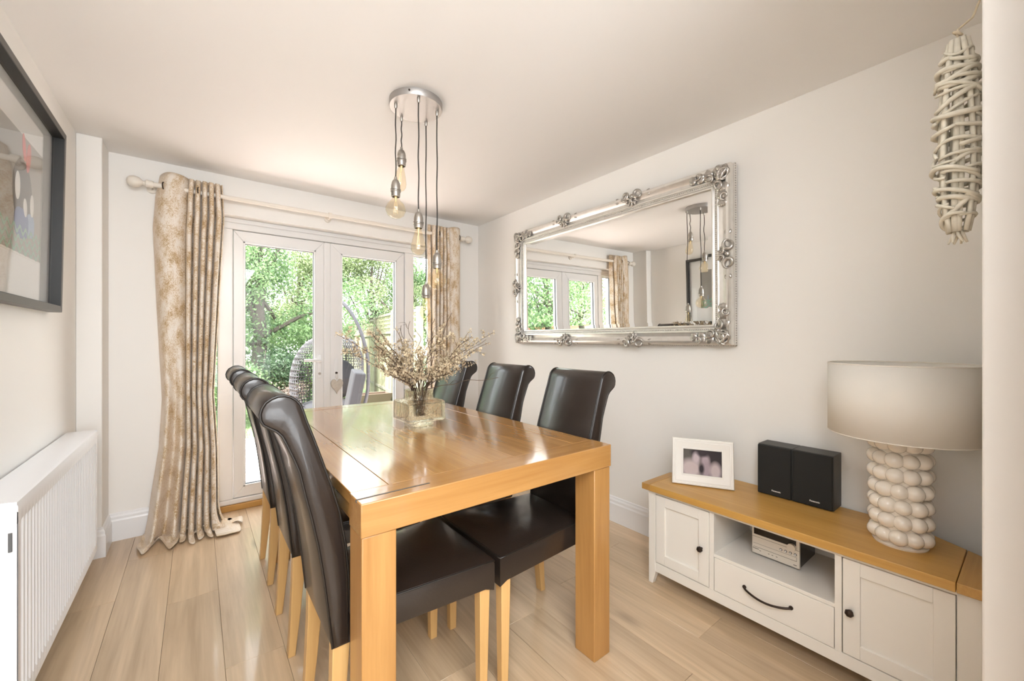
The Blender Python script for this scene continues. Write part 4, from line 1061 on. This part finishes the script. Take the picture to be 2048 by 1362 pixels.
tree('garden_tree', 'pale airy tree farthest left, seen in the left end of the mirror', -1.7, 12.5, 4.6, 2.2, 11000, .12, M_leafB, 16, low=.25)
tree('garden_tree', 'sparse pale tree behind the brick garden wall, seen in the mirror', -7.6, 11.0, 4.3, 2.2, 10000, .12, M_leafB, 17, low=.3)
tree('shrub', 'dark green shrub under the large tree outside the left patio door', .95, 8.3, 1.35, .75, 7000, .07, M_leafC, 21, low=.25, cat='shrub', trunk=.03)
tree('shrub', 'mid green shrub beside the egg chair, outside the left patio door', 1.75, 9.0, 1.7, .8, 6000, .07, M_leafA, 22, low=.2, cat='shrub', trunk=.03)
tree('shrub', 'pinkish dry flowering shrub low outside the left patio door, beside the patio', 1.05, 7.1, .62, .42, 3500, .045, M_leafD, 23, low=.25, cat='shrub', trunk=.02)
tree('shrub', 'green bush at the left edge of the left patio door', .2, 8.2, 1.5, .8, 6000, .07, M_leafA, 24, low=.2, cat='shrub', trunk=.03)
# trellis topped fence down the right side of the garden
FA, FB = Vector((2.85,6.1)), Vector((4.75,18.4)); fd = (FB-FA); FL = fd.length; fd /= FL; fn = Vector((-fd.y, fd.x))
pitch = 1.83; npan = int(FL/pitch)
def fpt(s, d, z): p = FA+fd*s+fn*d; return (p.x, p.y, z)
def fbox(m, s0, s1, d0, d1, z0, z1):
    v = [fpt(s,d,z) for z in (z0,z1) for s,d in ((s0,d0),(s1,d0),(s1,d1),(s0,d1))]
    return m.add(v, [(3,2,1,0),(4,5,6,7),(0,1,5,4),(1,2,6,5),(2,3,7,6),(3,0,4,7)])
f = thing('garden_fence', 'long pale timber fence with a trellis top along the right side of the garden', 'fence', fpt(0,0,GZ-.02))
for i in range(npan):
    s = i*pitch
    zt = 1.30+.05*(i % 2)
    for k in range(14):
        a = s+.06+(pitch-.12)*k/14; bb = s+.06+(pitch-.12)*(k+1)/14
        dd = .004*(k % 2)
        fbox(MB(), a+.003, bb-.003, .0+dd, .016+dd, GZ-.02, zt).build('board', M_fence, f)
    for z in (GZ+.25, zt-.02, zt+.36): fbox(MB(), s+.05, s+pitch-.05, -.0, .045, z, z+.05).build('rail', M_fpost, f)
    m = MB()
    for k in range(14): a = s+.08+(pitch-.16)*k/13; fbox(m, a-.012, a+.012, .01, .02, zt+.03, zt+.37)
    for k in range(1,4): fbox(m, s+.06, s+pitch-.06, .02, .03, zt+.03+.085*k-.012, zt+.03+.085*k+.012)
    o = m.build('trellis', M_fence, f); o['kind'] = 'stuff'
    fbox(MB(), s-.05, s+.05, -.03, .07, GZ-.05, zt+.44).build('post', M_fpost, f, bevel=.006)
# planter trough
pl = thing('planter', 'pale timber planter trough standing by the garden fence', 'planter', (2.72,7.95,GZ-.02))
m = MB(); w0, w1, d0, d1 = .30,.36,.13,.17; cx_, cy_ = 2.66, 7.9; z0, z1 = GZ-.02, GZ+.30
O0 = [(cx_-w0,cy_-d0,z0),(cx_+w0,cy_-d0,z0),(cx_+w0,cy_+d0,z0),(cx_-w0,cy_+d0,z0)]; O1 = [(cx_-w1,cy_-d1,z1),(cx_+w1,cy_-d1,z1),(cx_+w1,cy_+d1,z1),(cx_-w1,cy_+d1,z1)]
I1 = [(cx_-w1+.03,cy_-d1+.03,z1),(cx_+w1-.03,cy_-d1+.03,z1),(cx_+w1-.03,cy_+d1-.03,z1),(cx_-w1+.03,cy_+d1-.03,z1)]; I0 = [(a,b_,z1-.05) for a,b_,_ in I1]
m.add(O0+O1+I1+I0, [(3,2,1,0)]+[(a*4+i, a*4+(i+1)%4, a*4+4+(i+1)%4, a*4+4+i) for a in range(3) for i in range(4)])
m.build('trough', M_terra, pl, bevel=.004)
MB().box(cx_-w1+.031,cx_+w1-.031,cy_-d1+.031,cy_+d1-.031,z1-.07,z1-.048).build('soil', M_soil, pl)
# hanging egg chair
EC = Vector((1.50,6.25)); vx = Vector((math.cos(YAW),-math.sin(YAW))); vf = Vector((math.sin(YAW),math.cos(YAW)))
def ep(a, d, z): p = EC+vx*a+vf*d; return (p.x, p.y, z)
eg = thing('egg_chair', 'grey rattan hanging egg chair on a curved stand outside the patio doors', 'garden chair', ep(0,0,GZ))
arc = [ep(.30,.25,GZ+.03),ep(.46,.22,.35),ep(.50,.18,.75),ep(.49,.12,1.05),ep(.40,.06,1.40),ep(.26,.02,1.66),ep(.10,0,1.80),ep(-.04,0,1.82),ep(-.10,0,1.78)]
def smooth_pts(P, n=8):
    P = [Vector(p) for p in P]; out = []
    for i in range(len(P)-1):
        p0, p1, p2, p3 = P[max(i-1,0)], P[i], P[i+1], P[min(i+2,len(P)-1)]
        for k in range(n):
            t = k/n; out.append(.5*((2*p1)+(p2-p0)*t+(2*p0-5*p1+4*p2-p3)*t*t+(3*p1-p0-3*p2+p3)*t**3))
    return out+[P[-1]]
MB().tube(smooth_pts(arc), .026, 10).build('curved_stand', M_gmetal, eg, smooth='auto')
MB().tube([ep(.5*math.cos(a),.45*math.sin(a)+.05,GZ+.012) for a in np.linspace(0,2*PI,28)[:-1]], .024, 8, closed=True).build('base_ring', M_gmetal, eg, smooth=True)
MB().tube([ep(-.10,0,1.78),ep(-.10,0,1.30)], .012, 6).build('hanging_chain', M_gmetal, eg)
m = MB(); NU, NV = 60, 46; vs = []; tilt = .12
ac = Vector((.38,-.92,.0)).normalized()                               # the opening looks towards the house, a little right
for j in range(NV+1):
    ph = PI*j/NV
    for i in range(NU):
        th = 2*PI*i/NU+(PI/NU if j % 2 else 0)
        r = .50*math.sin(ph)**.8*(1.0+.12*math.cos(ph)*-1); z = .62+(-.66*math.cos(ph))
        vs.append((r*math.cos(th)*.98, r*math.sin(th)*.80, z))
keep = []
for j in range(NV):
    for i in range(NU):
        qd = (j*NU+i, j*NU+(i+1)%NU, (j+1)*NU+(i+1)%NU, (j+1)*NU+i)
        c = sum((Vector(vs[k]) for k in qd), Vector())/4
        dv = Vector((c.x/.5, c.y/.4, (c.z-.66)/.56))
        if dv.normalized().dot(ac) > .60 and c.z > .18: continue
        keep.append(qd)
R2 = lambda v: ep(v[0]*math.cos(tilt)+(v[2]-.6)*math.sin(tilt)-.04, v[1], v[2]*math.cos(tilt))
m.add([R2(v) for v in vs], keep)
o = m.build('woven_basket', M_rattan, eg); wm = o.modifiers.new('wire','WIREFRAME'); wm.thickness = .011; wm.use_replace = True; o['kind'] = 'stuff'
MB().ell(ep(-.02,-.02,.26), (.36,.32,.10), 18, 10).build('seat_cushion', M_gcush, eg, smooth=True)
MB().ell(ep(.02,.20,.62), (.30,.09,.30), 16, 10).build('back_cushion', M_gcush, eg, smooth=True)
# grey folded cushion box standing beside it
gb = thing('garden_cushion', 'grey slab garden cushion standing tilted on its end beside the egg chair', 'cushion', ep(.47,-.5,GZ-.02))
Mr = Matrix.Translation(ep(.52,-.50,.33)) @ Matrix.Rotation(-YAW,4,'Z') @ Matrix.Rotation(.20,4,'Y') @ Matrix.Rotation(.5,4,'Z')
MB().obox(Mr, .075,.17,.47).build('cushion', M_gcush, gb, bevel=.02, bseg=3)
# brick garden wall at the far left, seen in the mirror
gw = MB().box(-12,-3.2,13.2,13.4,GZ-.05,1.5).build('garden_wall', M_redb); gw['kind'] = 'structure'

for o in list(bpy.data.objects):
    if o.type == 'MESH' and not o.data.materials: print('no material', o.name)
